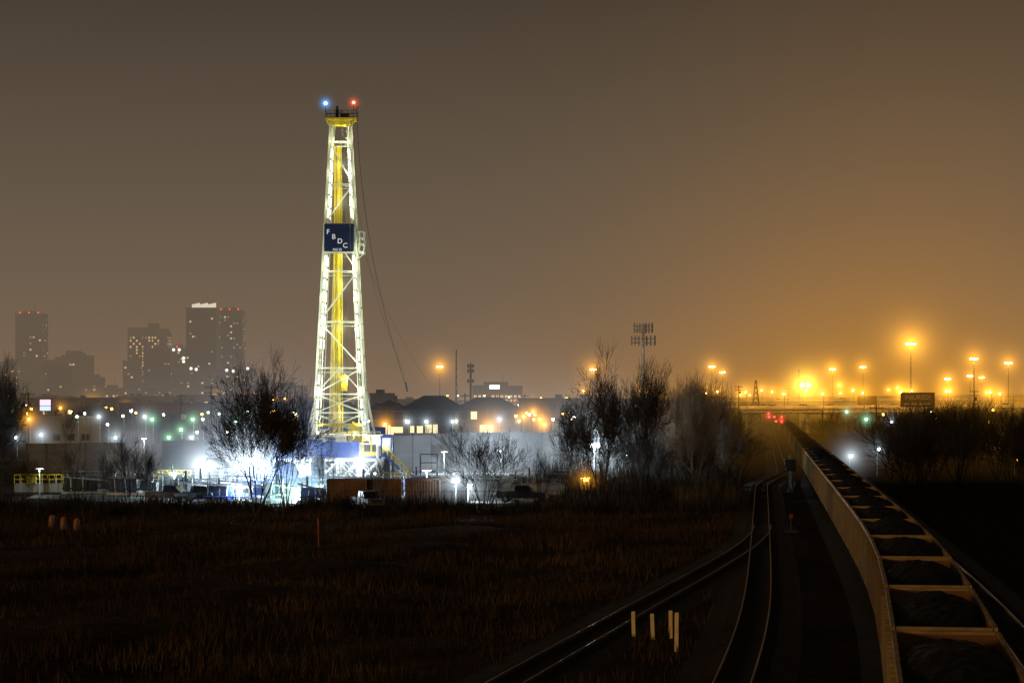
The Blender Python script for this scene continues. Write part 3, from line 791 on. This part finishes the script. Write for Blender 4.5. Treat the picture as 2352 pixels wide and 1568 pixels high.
M_sw = mat('sound_blanket', (.20,.21,.22), .9, noise=.25, nscale=.25)
M_sw2 = mat('sound_blanket_tan', (.17,.16,.14), .9, noise=.4, nscale=.25)
soundwall(905, 350, 1312, 356, 6.1, M_sw); soundwall(60, 345, 372, 347, 4.6, M_sw2); soundwall(374, 350, 720, 350, 4.9, M_sw2)

# construction barrels, stake and marker posts
M_org = mat('orange_plastic', (.50,.10,.015), .5, noise=.1, haze=False)
for b, top, D in ((119,1187,197),(146,1193,194),(176,1197,192)):
    mb = MB()
    for i, z in enumerate((.08,.28,.48,.68,.88)): mb.cyl((0,0,z),(0,0,z+.19), .29-.012*i, i % 2 and 1 or 0, 14, .285-.012*i)
    mb.cyl((0,0,0),(0,0,.08), .40, 2, 14); mb.box((0,0,1.12),(.22,.05,.1),0)
    mb.obj('traffic_barrel', [M_org, M_grey, M_rub], (wx(b, D), D, 0))
mb = MB(); mb.box((0,0,1.15),(.09,.09,2.3),0); mb.box((0,0,2.0),(.11,.11,.5),1); o = mb.obj('utility_marker_stake', [mat('stake_paint',(.30,.09,.03),.7), M_org], (wx(732,171),171,0))
o.rotation_euler = (0,-.03,0)
M_post = mat('marker_post', (.80,.62,.34), .7, noise=.15, haze=False)
for b, top, bot in ((1456,1407,1463),(1500,1412,1468),(1541,1405,1465),(1554,1410,1496)):
    D = F*CAMH/(bot-915); h = (bot-top)*D/F
    mb = MB(); mb.box((0,0,h/2),(.18,.10,h),0); mb.prism([(-.05,h),(.05,h),(0,h+.08)],-.09,.09,0)
    o = mb.obj('marker_post', [M_post], (wx(b,D), D, 0)); o.rotation_euler = (random.uniform(-.03,.03), random.uniform(-.04,.04), -.3)

# railway signal beside the line
mb = MB(); mb.cyl((0,0,0),(0,0,4.6),.09,0,8); mb.box((0,-.1,3.3),(1.35,.25,1.45),1); mb.box((0,-.25,3.3),(1.2,.06,1.3),2)
for z in (3.7,2.9): mb.cyl((0,.05,z),(0,.4,z),.18,1,10)
mb.box((0,0,.25),(.7,.7,.5),3); mb.box((.9,.3,.8),(.8,.6,1.4),2)
for s in (-.2,.2): mb.beam((s,.35,0),(s,.35,4.4),.04,0)
for z in np.arange(.3,4.4,.35): mb.beam((-.2,.35,z),(.2,.35,z),.04,0)
mb.obj('railway_signal', [M_steel, M_dark, M_dark, M_grey], (wx(1815,273),273,0))
sx = mainX(650); mb = MB()
for x in (-14, 10): mb.beam((x,0,0),(x,0,8),.4,0)
for z in (7.2, 8): mb.beam((-14,0,z),(10,0,z),.2,0)
for x in np.arange(-14,10,2): mb.beam((x,0,7.2),(x+2,0,8),.1,0)
for bx, bz in ((1767,950),(1768,957),(1780,957),(1784,967),(1797,957),(1797,968)):
    x, z = wx(bx,648)-sx, wz(bz,648); mb.box((x,0,z),(.9,.3,.9),0); mb.ball((x,-.3,z),.33,1,8,5)
    mb.beam((x,0,z),(x,0,7.2),.08,0)
o = mb.obj('railway_signal_gantry', [M_dark, L_red], (sx,650,0))
halo((wx(1767,648)-sx,-.3,wz(955,648)), 3.2, (1.,.03,.02), .10, o); halo((wx(1797,648)-sx,-.3,wz(963,648)), 3.2, (1.,.03,.02), .10, o)

# ------------------------------------------------------------------ cell tower
CD = 380; mb = MB(); top = wz(745, CD)
mb.cyl((0,0,0),(0,0,top), .38, 0, 12, .25)
for zc, rr in ((wz(753,CD), 1.2), (wz(782,CD), 1.55)):
    for t in range(3):
        a = t*2*math.pi/3 + .5; c1 = Vector((math.cos(a)*rr, math.sin(a)*rr, zc)); tn = Vector((-math.sin(a), math.cos(a), 0))
        for dz in (-.35,.35): mb.beam((0,0,zc+dz), c1+Vector((0,0,dz)), .11, 1); mb.beam(c1-tn*rr*.85+Vector((0,0,dz)), c1+tn*rr*.85+Vector((0,0,dz)), .10, 1)
        for k in (-.85,0,.85):
            p = c1 + tn*rr*k; mb.box((p.x,p.y,zc), (.22,.22,1.7), 1, a)
for z in np.arange(1, top-4, .9): mb.beam((-.5,-.2,z),(.5,-.2,z),.04,0)
mb.obj('cell_tower', [mat('tower_pole_paint',(.62,.64,.62),.6), M_steel], (wx(1477,CD), CD, 0))

def lattice(b, top, D, w0=3., name='lattice_tower', w1=.4):
    h = wz(top, D); mb = MB(); n_ = 9
    for i in range(n_):
        z0, z1 = h*i/n_, h*(i+1)/n_; a, c = w0+(w1-w0)*i/n_, w0+(w1-w0)*(i+1)/n_
        for sx_, sy_ in ((-1,-1),(1,-1),(1,1),(-1,1)): mb.beam((sx_*a/2,sy_*a/2,z0),(sx_*c/2,sy_*c/2,z1),.28,0)
        for s in (-1,1):
            mb.beam((-a/2,s*a/2,z0),(c/2,s*c/2,z1),.16,0); mb.beam((a/2,s*a/2,z0),(-c/2,s*c/2,z1),.16,0)
    mb.obj(name, [M_dark], (wx(b,D),D,0))
lattice(1736, 873, 900, 4.5, 'transmission_tower'); lattice(1048, 803, 1200, .9, 'radio_mast', .3); lattice(1835, 848, 1000, .8, 'radio_mast', .3)
mb = MB(); h = wz(834, 1000); mb.cyl((0,0,0),(0,0,h),.5,0,8)
for z in (h-1.2, h-3.4, h-8):
    for t in range(8): mb.box((1.3*math.cos(t*.785),1.3*math.sin(t*.785),z),(.4,.4,1.6),0)
    mb.beam((-1.3,0,z),(1.3,0,z),.3,0)
mb.obj('cell_tower', [M_dark], (wx(1081,1000),1000,0))

def util_pole(b, top, D):
    h = wz(top, D); mb = MB(); mb.cyl((0,0,0),(0,0,h),.2,0,8,.13)
    for z in (h-.5, h-1.5): mb.beam((-1.3,0,z),(1.3,0,z),.14,0)
    for x in (-1.1,-.5,.5,1.1): mb.cyl((x,0,h-.5),(x,0,h-.2),.06,0,6)
    mb.cyl((.4,-.2,h-3),(.4,-.2,h-2),.25,0,8)
    mb.obj('utility_pole', [M_wood], (wx(b,D),D,0))
for b, t, D in ((485,884,430),(1068,903,430),(2013,930,420),(1697,885,750),(2238,895,620),(1810,890,800),(65,900,450),(1205,905,600),(415,905,600)): util_pole(b, t, D)

# ------------------------------------------------------------------ lamps
def high_mast(b, e, D, R=16, k=.055):
    h = wz(e, D); mb = MB(); mb.cyl((0,0,0),(0,0,h),.34,0,8,.16)
    for t in range(12):
        a, c = t*math.pi/6, (t+1)*math.pi/6; mb.beam((1.2*math.cos(a),1.2*math.sin(a),h-.2),(1.2*math.cos(c),1.2*math.sin(c),h-.2),.15,0)
    for t in range(6):
        a = t*math.pi/3; mb.box((1.3*math.cos(a),1.3*math.sin(a),h-.1),(.6,.6,.35),0); mb.ball((1.35*math.cos(a),1.35*math.sin(a),h-.5),.27,1,6,4)
    o = mb.obj('high_mast_light', [M_steel, L_mast], (wx(b,D),D,0))
    if R: halo((0,0,h-.5), R*1.35, OR, k*1.1, o)
for b, e, D, R_, k in ((1010,840,1250,17,.06),(1362,846,1250,17,.05),(1635,840,1250,15,.05),(1659,853,1350,13,.045),(1912,846,1250,18,.065),(1982,841,1250,17,.045),
    (2092,786,725,19,.085),(2237,821,900,16,.05),(2316,831,960,15,.05),(2177,868,1250,16,.05),(2228,861,1300,13,.04),(2255,865,1350,13,.04)):
    high_mast(b, e, D, R_, k)

def sl_mesh(h, lm, r):
    mb = MB(); mb.cyl((0,0,0),(0,0,h),.1,0,6,.07); mb.beam((0,0,h),(0,-1.2,h+.25),.1,0); mb.box((0,-1.4,h+.25+r*.3),(.4,.8,.2),0); mb.ball((0,-1.4,h+.02),r,1,6,4)
    return mb.mesh('street_lamp', [M_steel, lm])
SLM = {}
def street_lamp(b, e, D, col, halo_R=0, k=.04):
    h = round(wz(e, D)*2)/2; h = max(h, 2.5)
    r = .26 if D < 600 else .48
    key = (h, col, r)
    if key not in SLM: SLM[key] = sl_mesh(h, {'o':L_or,'w':L_wh,'g':L_gr}[col], r)
    o = place('street_lamp', SLM[key], (wx(b,D), D, 0))
    if halo_R: halo((0,-1.4,h), halo_R*(1.2 if col == 'o' else .85), {'o':OR,'w':WH,'g':GR}[col], k*(1.5 if col == 'o' else .75), o)
def autoD(e, lo=430, hi=1300):
    return min(hi, max(lo, 17850/max(e-915, 1)))
for b, e, c, s in ((140,937,'o',1),(213,930,'o',2),(290,937,'o',1),(70,965,'o',1),(30,943,'o',1),(362,932,'o',1),(398,930,'o',0),(430,931,'o',0),(510,910,'o',0),(497,913,'o',1),
    (563,918,'o',1),(585,915,'o',1),(627,918,'o',1),(450,925,'o',0),(665,930,'o',1),(1222,928,'o',1),(1203,958,'o',1),(1240,965,'o',1),(1125,982,'o',2),(1225,945,'o',1),
    (1250,975,'o',1),(330,915,'o',0),(540,925,'o',0),(1297,915,'o',0),(2300,936,'o',1),(2280,941,'o',1),(2335,938,'o',1),(1700,905,'o',1),(1927,883,'o',2),(2061,890,'o',1),(2040,896,'o',1),
    (1722,908,'o',0),(1185,955,'o',0),(1310,930,'o',0),(100,925,'o',0),(185,925,'o',0),(245,935,'o',0),(655,915,'o',0),(2205,932,'o',0),(2250,930,'o',0),(1600,905,'o',0),
    (230,958,'w',1),(335,958,'w',1),(352,963,'g',1),(378,952,'w',0),(285,955,'w',0),(303,943,'w',0),(445,965,'g',1),(543,970,'g',1),(418,985,'g',1),(390,1003,'g',1),(442,1003,'w',1),
    (98,1000,'w',2),(268,1003,'w',2),(40,1003,'w',1),(480,947,'g',0),(468,960,'g',0),(1943,945,'g',1),(1987,960,'g',1),(2045,970,'w',1),(1951,1043,'w',2),(2015,1028,'w',1),
    (1560,995,'g',1),(505,950,'g',0),(165,945,'g',0),(415,940,'w',0),(250,975,'w',0),(525,990,'w',0),(1270,960,'w',0),(2145,960,'w',0),(2330,1128,'o',0),(180,958,'g',0),(455,990,'g',0)):
    D = autoD(e) if e < 1010 else 330
    if e < 900: D = 1150
    street_lamp(b, e, D, c, (0, 5, 8)[s]*max(1, D/700), .06)
Rl = random.Random(77)
for j in range(130):
    b = Rl.choice((Rl.uniform(0, 720), Rl.uniform(0, 720), Rl.uniform(1190, 1330), Rl.uniform(1880, 2352), Rl.uniform(850,1640)))
    e = 912 + abs(Rl.gauss(0, 22)) if b < 1640 else 915 + abs(Rl.gauss(0, 14))
    if 850 < b < 1190: e = Rl.uniform(908, 925)
    street_lamp(b, e, min(1500, autoD(e, 480, 1500)), Rl.choice('oooooowg'), 0)
for b, e in ((1841,884),(1855,883)):
    D = 800; h = wz(e, D); mb = MB(); mb.cyl((0,0,0),(0,0,h+.3),.2,0,8,.12); mb.beam((0,0,h+.3),(0,-1.5,h+.4),.15,0); mb.box((0,-1.6,h+.8),(.7,1,.25),0); mb.ball((0,-1.6,h),.65,1,8,6)
    o = mb.obj('street_lamp', [M_steel, L_mast], (wx(b,D),D,0)); halo((0,-1.6,h), 19, (1.,.55,.06), .12, o)

# ------------------------------------------------------------------ highway
M_bar = mat('barrier_concrete', (.62,.56,.46), .8, noise=.15, nscale=.3)
def deck(p0, p1, w, th, name='highway_overpass'):
    a, b = Vector(p0), Vector(p1); L = math.hypot(b.x-a.x, b.y-a.y); rz = math.atan2(b.y-a.y, b.x-a.x); dz = (b.z-a.z)/L
    mb = MB(); n_ = int(L/30)
    def Z(x): return a.z + dz*x
    for i in range(n_):
        x0, x1 = L*i/n_, L*(i+1)/n_
        for y0, y1, z0, z1, mi in ((-w/2,w/2,-.3,0,1),(-w/2,-w/2+.3,-.3,1.0,2),(w/2-.3,w/2,-.3,1.0,2),(-w/2+.5,-w/2+1.2,-th,-.302,0),(w/2-1.2,w/2-.5,-th,-.302,0),(-.4,.4,-th,-.302,0),(-.1,.1,.002,.9,2)):
            vs = [(x0,y0,Z(x0)+z0),(x1,y0,Z(x1)+z0),(x1,y1,Z(x1)+z0),(x0,y1,Z(x0)+z0),(x0,y0,Z(x0)+z1),(x1,y0,Z(x1)+z1),(x1,y1,Z(x1)+z1),(x0,y1,Z(x0)+z1)]
            mb.add(vs, [(0,3,2,1),(4,5,6,7),(0,1,5,4),(1,2,6,5),(2,3,7,6),(3,0,4,7)], mi)
        for y in (-w*.3, w*.3): mb.cyl((x0,y,0),(x0,y,Z(x0)-th-.6), .6, 0, 8)
        mb.b2(x0-.6,x0+.6,-w*.42,w*.42,Z(x0)-th-.7,Z(x0)-th-.002,0)
    return mb.obj(name, [M_conc, mat('asphalt',(.05,.05,.05),.9), M_bar], (a.x,a.y,0), rz)
deck((wx(1690,780),780,8.0),(wx(2480,700),700,8.8), 16, 1.4)
deck((wx(1560,960),960,9.8),(wx(2500,860),860,11.2), 16, 1.5)
deck((wx(1200,1250),1250,9.4),(wx(2500,1050),1050,13.0), 14, 1.5)
R = random.Random(9)
L_deck = lamp_mat('roadway_sodium_lamp', (1,.42,.03), 1100)
for j in range(24):
    k = j % 3; t = (j + .5)/24
    p0, p1 = (((wx(1700,762),762),(wx(2470,682),682)), ((wx(1600,938),938),(wx(2480,838),838)), ((wx(1230,1228),1228),(wx(2480,1030),1030)))[k]
    x, D = p0[0] + (p1[0]-p0[0])*t, p0[1] + (p1[1]-p0[1])*t
    h = wz(R.uniform(896,905), D)
    mb = MB(); mb.cyl((0,0,0),(0,0,h),.14,0,6,.1); mb.beam((0,0,h),(0,2,h+.2),.12,0); mb.box((0,2.2,h+.35),(.5,.9,.2),0); mb.ball((0,2.2,h-.05),.22,1,6,4)
    o = mb.obj('street_lamp', [M_steel, L_deck], (x,D,0)); halo((0,2.2,h), 14, OR, .06, o)

def carmesh(col):
    mb = MB()
    mb.prism([(-2.2,.35),(-2.25,.75),(-1.2,.92),(-.6,1.4),(.8,1.42),(1.5,1.0),(2.2,.95),(2.25,.4)], -.88,.88,0)
    mb.prism([(-1.1,.95),(-.6,1.35),(.75,1.37),(1.35,1.0)], -.9,.9,1)
    for x in (-.8,.8):
        for y in (-1.4,1.4): mb.cyl((x-.12,y,.33),(x+.12,y,.33),.33,2,12)
        mb.box((x*.8,-2.27,.65),(.35,.05,.18),3); mb.box((x*.85,2.27,.75),(.35,.05,.18),4)
    return mb.mesh('car', [col, M_glass, M_rub, lamp_mat('headlamp',(1,.9,.7),12), lamp_mat('tail_lamp',(1,.03,.02),4)])
cm = [carmesh(mat('car_paint', c, .3, noise=.05)) for c in ((.4,.4,.4),(.05,.05,.06),(.3,.04,.03))]
for j in range(22):
    t = R.random(); k = j % 2
    if k: p0, p1 = Vector((wx(1690,780),780,8.0)), Vector((wx(2480,700),700,8.8))
    else: p0, p1 = Vector((wx(1560,960),960,9.8)), Vector((wx(2500,860),860,11.2))
    p = p0.lerp(p1, t); rz = math.atan2(p1.y-p0.y, p1.x-p0.x); p += Vector((0, -4 if j % 3 else 4, 0))
    place('car', cm[j % 3], p, rz + (math.pi/2 if j % 3 else -math.pi/2))

# billboards
D = 600; bb = empty('billboard', (wx(2108,D), D, 0)); mb = MB(); z0, z1 = wz(934,D), wz(901,D)
mb.b2(-4.6,4.6,0,.4,z0,z1,0); mb.b2(-4.4,4.4,-.06,-.002,z0+.2,z1-.2,1); mb.cyl((0,.8,0),(0,.8,z0+1),.5,2,10); mb.beam((-4.6,-.7,z0-.1),(4.6,-.7,z0-.1),.12,2)
for x in (-3,0,3): mb.beam((x,.3,z0-.1),(x,-1.2,z0-.3),.1,2)
mb.obj('panel', [M_dark, mat('billboard_face',(.16,.08,.04),.7,noise=.1), M_steel], parent=bb)
M_bt = mat('billboard_letters', (.8,.6,.4), .7, noise=0)
text('INJURED?', 1.7, (0,-.1,(z0+z1)/2+.6), M_bt, bb)
lb = MB()
for x0, x1 in ((-3.6,-2.2),(-1.9,-.3),(0,1.3),(1.6,3.6)): lb.b2(x0,x1,-.09,-.062,z0+.55,z0+1.0,0)
lb.obj('text_line', [M_bt], parent=bb)
D = 850; mb = MB(); z0, z1 = wz(932,D), wz(909,D); mb.b2(-3.6,3.6,0,.5,z0,z1,0); mb.b2(-3.4,3.4,-.05,-.002,z0+.2,z1-.2,1); mb.cyl((0,.8,0),(0,.8,z0+1),.5,2,10)
mb.obj('billboard', [M_dark, mat('billboard_face',(.25,.10,.05),.7,noise=.2), M_steel], (wx(1992,D),D,0))
D = 700; mb = MB(); z0, z1 = wz(944,D), wz(916,D)
mb.b2(-1.9,1.9,0,.4,z0,z1,0); mb.b2(-1.7,1.7,-.05,-.002,z0+.2,z0+1.6,1); mb.b2(-1.7,1.7,-.05,-.002,z0+1.8,z1-.2,2); mb.cyl((0,.2,0),(0,.2,z0),.25,0,8)
mb.obj('illuminated_sign', [M_dark, lamp_mat('sign_blue',(.45,.6,1),1.6,False), lamp_mat('sign_pink',(1,.55,.8),1.6,False)], (wx(104,D),D,0))

# ------------------------------------------------------------------ city
def windows(mb, W, dep, z0, z1, fl, sp, ww, wh, p, rnd, side=True, dark=1, lit=(2,)):
    nf = max(1, int((z1-z0)/fl)); nc = max(1, int((W-1)/sp)); off = (W - nc*sp)/2
    for i in range(nf):
        for j in range(nc):
            x = -W/2 + off + (j+.5)*sp; z = z0 + (i+.5)*fl
            mi = rnd.choice(lit) if rnd.random() < p else dark
            mb.add([(x-ww/2,-.06,z-wh/2),(x+ww/2,-.06,z-wh/2),(x+ww/2,-.06,z+wh/2),(x-ww/2,-.06,z+wh/2)], [(0,1,2,3)], mi)
        if side:
            for j in range(max(1, int(dep/sp))):
                y = (j+.5)*sp; z = z0 + (i+.5)*fl
                for sx_ in (-1, 1):
                    mi = rnd.choice(lit) if rnd.random() < p else dark
                    mb.add([(sx_*(W/2+.06),y-ww/2,z-wh/2),(sx_*(W/2+.06),y+ww/2,z-wh/2),(sx_*(W/2+.06),y+ww/2,z+wh/2),(sx_*(W/2+.06),y-ww/2,z+wh/2)], [(0,1,2,3)], mi)
M_tw1 = mat('tower_stone', (.19,.165,.14), .8, noise=.1, nscale=.02)
M_tw2 = mat('tower_glass', (.05,.05,.055), .3, noise=.1, nscale=.02)
M_twg = mat('tower_window', (.03,.03,.035), .3, noise=0)
W1 = lamp_mat('office_light', (1,.72,.40), .62, False); W2 = lamp_mat('office_light_dim', (.8,.66,.45), .30, False); W3 = lamp_mat('office_light_warm', (1,.50,.20), .72, False)
W4 = lamp_mat('roof_floodlight', (1,.86,.66), .70, False)
def tower(b0, b1, top, D, m, p, name='high_rise_tower', fl=4.2, sp=4.2, ww=2.6, wh=2.2, lit=(2,3), rz=0., dep=35, crown=None, seed=0, steps=(), redlights=0):
    rnd = random.Random(seed + int(b0)); x0, x1 = wx(b0,D), wx(b1,D); W = x1-x0; h = wz(top, D); mb = MB()
    mb.b2(-W/2, W/2, 0, dep, 0, h, 0); windows(mb, W, dep, 4, h-3, fl, sp, ww, wh, p, rnd, True, 1, lit)
    for x in np.linspace(-W/2+.4, W/2-.4, max(3, int(W/9))): mb.b2(x-.35, x+.35, -.5, -.002, 0, h, 0)
    mb.b2(-W/2-.4, W/2+.4, -.4, .3, h, h+1.4, 0); mb.b2(-W/2-.4,-W/2+.3,.3,dep,h,h+1.4,0); mb.b2(W/2-.3,W/2+.4,.3,dep,h,h+1.4,0)
    mb.b2(-W*.28, W*.22, dep*.3, dep*.7, h, h+5, 0); mb.beam((W*.1,dep*.5,h+5),(W*.1,dep*.5,h+12),.5,0)
    for sx0, sx1, st in steps: mb.b2(W*sx0, W*sx1, 1, dep-1, h+.01, wz(st,D), 0)
    if crown:
        mb.b2(-W*.5, W*.5, -.9, dep*.5, h+1.41, h+3.4, 0)
        for q in range(9):
            mb.b2(-W*.30+q*W*.088, -W*.30+q*W*.088+W*.08, -.95, 2, h+3.41, h+3.4+crown*(.55+.1*(q%3)), 5)
    for j in range(redlights): mb.ball((-W/2+W*(j+.5)/redlights, 0, h+2.4), 1.0, 4, 6, 4)
    return mb.obj(name, [m, M_twg, W1, W2, lamp_mat('aviation_light',(1,.05,.03),2.5,False) if redlights else W3, W4 if crown else W3], ((x0+x1)/2, D, 0), rz)
SD = 3000
tower(35, 98, 722, SD, M_tw1, .08, redlights=3, lit=(2,3)); tower(98, 203, 828, SD-60, M_tw1, .04, name='office_building', steps=((.0,.25,805),(-.1,.4,815)))
tower(0, 34, 832, SD-30, M_tw1, .15, name='office_building', lit=(5,3)); tower(45, 98, 842, SD-90, M_tw1, .04, name='office_building')
tower(293, 385, 765, SD+20, M_tw1, .5, lit=(5,2,3), ww=2.2, wh=2.4, steps=((-.5,.15,752),(-.1,.45,754),(0,.2,742)), redlights=0)
tower(282, 316, 830, SD-70, M_tw1, .06, name='office_building'); tower(330, 392, 808, SD-120, M_tw2, .04, name='office_building')
tower(388, 425, 800, SD, M_tw1, .16, name='office_building', redlights=1); tower(427, 497, 712, SD-40, M_tw2, .04, crown=8, dep=50, sp=3.6, fl=4); tower(497.5, 557, 714, SD+60, M_tw2, .26, redlights=3, lit=(2,3,3))
tower(395, 462, 845, SD-160, M_tw1, .12, name='office_building'); tower(495, 580, 848, SD-150, M_tw1, .10, name='office_building', lit=(2,)); tower(203, 230, 868, SD-150, M_tw1, .12, name='office_building')
tower(315, 395, 880, SD-250, M_tw1, .08, name='office_building'); tower(232, 275, 893, SD-300, M_tw1, .35, name='office_building', lit=(5,2))
tower(580, 620, 873, SD-100, M_tw1, .1, name='office_building'); tower(600, 700, 888, SD-250, M_tw1, .08, name='office_building')
tower(150, 205, 818, SD-20, M_tw1, .02, name='office_building'); tower(460, 500, 855, SD-170, M_tw1, .1, name='office_building')
for b, e in ((440,846),(452,848),(522,850),(537,852),(570,846),(423,822),(423,830),(400,803),(413,803)):
    mb = MB(); mb.ball((0,0,0), 2.0, 0, 8, 6); mb.box((0,2.5,-2.5),(2,1,1.2),1); mb.obj('rooftop_floodlight', [lamp_mat('roof_lamp',(.95,1,.85),1.2,False), M_tw1], (wx(b,SD-170), SD-175, wz(e,SD-175)))
tower(1085, 1200, 889, 2000, M_tw1, .75, name='hospital_building', lit=(5,2,5), fl=3.8, sp=4, dep=20, steps=((-.45,-.2,884),(.15,.4,885)))
D = 1980; mb = MB(); mb.b2(-4.5,4.5,0,.6,wz(893,D),wz(884,D),0); mb.b2(-5,5,.61,1,wz(894,D)-.3,wz(883,D),1); mb.obj('rooftop_sign', [lamp_mat('sign_white',(.95,1,1),2,False), M_dark], (wx(1136,D),D,0))

M_lw = [mat('low_building', c, .85, noise=.15, nscale=.1) for c in ((.28,.26,.23),(.12,.12,.12),(.22,.15,.11),(.36,.35,.33))]
R = random.Random(21)
def lowb(b0, b1, top, D, m, p=.12, name='commercial_building'):
    x0, x1 = wx(b0,D), wx(b1,D); W = x1-x0; h = wz(top, D); dep = 18; mb = MB(); rnd = random.Random(int(b0))
    mb.b2(-W/2, W/2, 0, dep, 0, h, 0); mb.b2(-W/2-.2, W/2+.2, -.2, .2, h, h+.7, 0); windows(mb, W, dep, .8, h-.2, 3.3, 3.4, 1.7, 1.5, p, rnd, True, 1, (2,3,5))
    for j in range(3): mb.box((R.uniform(-W*.4,W*.4), dep*.5, h+.9), (2,2,1.6), 4)
    mb.b2(-W*.1, W*.1, -1.2, -.01, 2.9, 3.1, 4)
    mb.obj(name, [m, M_glass, W1, W2, M_grey, L_win], ((x0+x1)/2, D, 0))
lowb(60, 232, 962, 520, M_lw[3], .03)
for j in range(26):
    D = R.uniform(560, 1400); b = R.uniform(-40, 860) if j < 18 else R.uniform(1180, 1640); W = R.uniform(18, 50)*F/D
    lowb(b, b+W, R.uniform(918, 950) if D < 900 else R.uniform(908, 930), D, R.choice(M_lw), R.uniform(.04,.25), R.choice(('commercial_building','warehouse')))
for j in range(8):
    D = R.uniform(1000, 1500); b = R.uniform(1880, 2380); W = R.uniform(18, 40)*F/D
    lowb(b, b+W, R.uniform(922, 935), D, R.choice(M_lw), .25)
lowb(850, 905, 908, 620, M_lw[1], .03)
lowb(2300, 2400, 990, 420, M_lw[3], .5)

# apartment houses
M_roof = mat('shingle_roof', (.035,.035,.038), .9, noise=.2); M_apt = mat('apartment_siding', (.17,.16,.14), .85, noise=.1)
def apartment(b0, b1, eave, ridge, D, seed):
    rnd = random.Random(seed); x0, x1 = wx(b0,D), wx(b1,D); W = x1-x0; he, hr = wz(eave,D), wz(ridge,D); dep = 14; mb = MB()
    mb.b2(-W/2, W/2, 0, dep, 0, he, 0)
    o = .7
    mb.add([(-W/2-o,-o,he),(W/2+o,-o,he),(W/2+o,dep+o,he),(-W/2-o,dep+o,he),(-W/2+4,dep/2,hr),(W/2-4,dep/2,hr)], [(0,1,5,4),(1,2,5),(2,3,4,5),(3,0,4),(3,2,1,0)], 1)
    gw = W*.16
    for cx in (-W*.28, W*.25):
        mb.b2(cx-gw, cx+gw, -1.5, -.002, 0, he, 0); gh = he + (hr-he)*.7
        mb.add([(cx-gw-.5,-2,he),(cx+gw+.5,-2,he),(cx,-2,gh),(cx-gw-.5,dep/2,he),(cx+gw+.5,dep/2,he),(cx,dep/2,gh)], [(0,2,5,3),(1,4,5,2),(0,1,2)], 1)
        for fl in range(3):
            for s in (-.5,.5):
                z = 1.4 + fl*3.0; mb.b2(cx+s*gw*.9-.6, cx+s*gw*.9+.6, -1.56, -1.502, z, z+1.5, 3 if rnd.random() < .12 else 2)
    for fl in range(3):
        z = 1.2 + fl*3.0
        mb.b2(-1.6, 1.6, -.3, -.003, z, z+2.0, 4 if fl < 2 else 2); mb.b2(-1.7,1.7,-1.0,-.302,z-.25,z,0); mb.beam((0,-1,z-.2),(0,-1,z+2.4),.2,0)
        for k in range(5): mb.beam((-1.6+k*.8,-.95,z),(-1.6+k*.8,-.95,z+.9),.06,0)
    for z in (4., 7.):
        for x in (-W*.48, W*.48, 2.6): mb.ball((x,-.4,z), .16, 5, 6, 4)
    mb.obj('apartment_building', [M_apt, M_roof, M_glass, L_win, lamp_mat('stairwell_light',(1,.85,.45),1.0,False), lamp_mat('porch_lamp',(1,.9,.55),45)], ((x0+x1)/2, D, 0))
apartment(845, 935, 942, 918, 440, 1); apartment(925, 1062, 940, 908, 455, 2); apartment(1045, 1195, 942, 912, 445, 3)
for b, e in ((938,968),(980,968),(1040,966),(1147,965),(885,975)): street_lamp(b, e, 432, 'w' if b != 885 else 'o', 5, .06)
print('objects', len(bpy.data.objects))
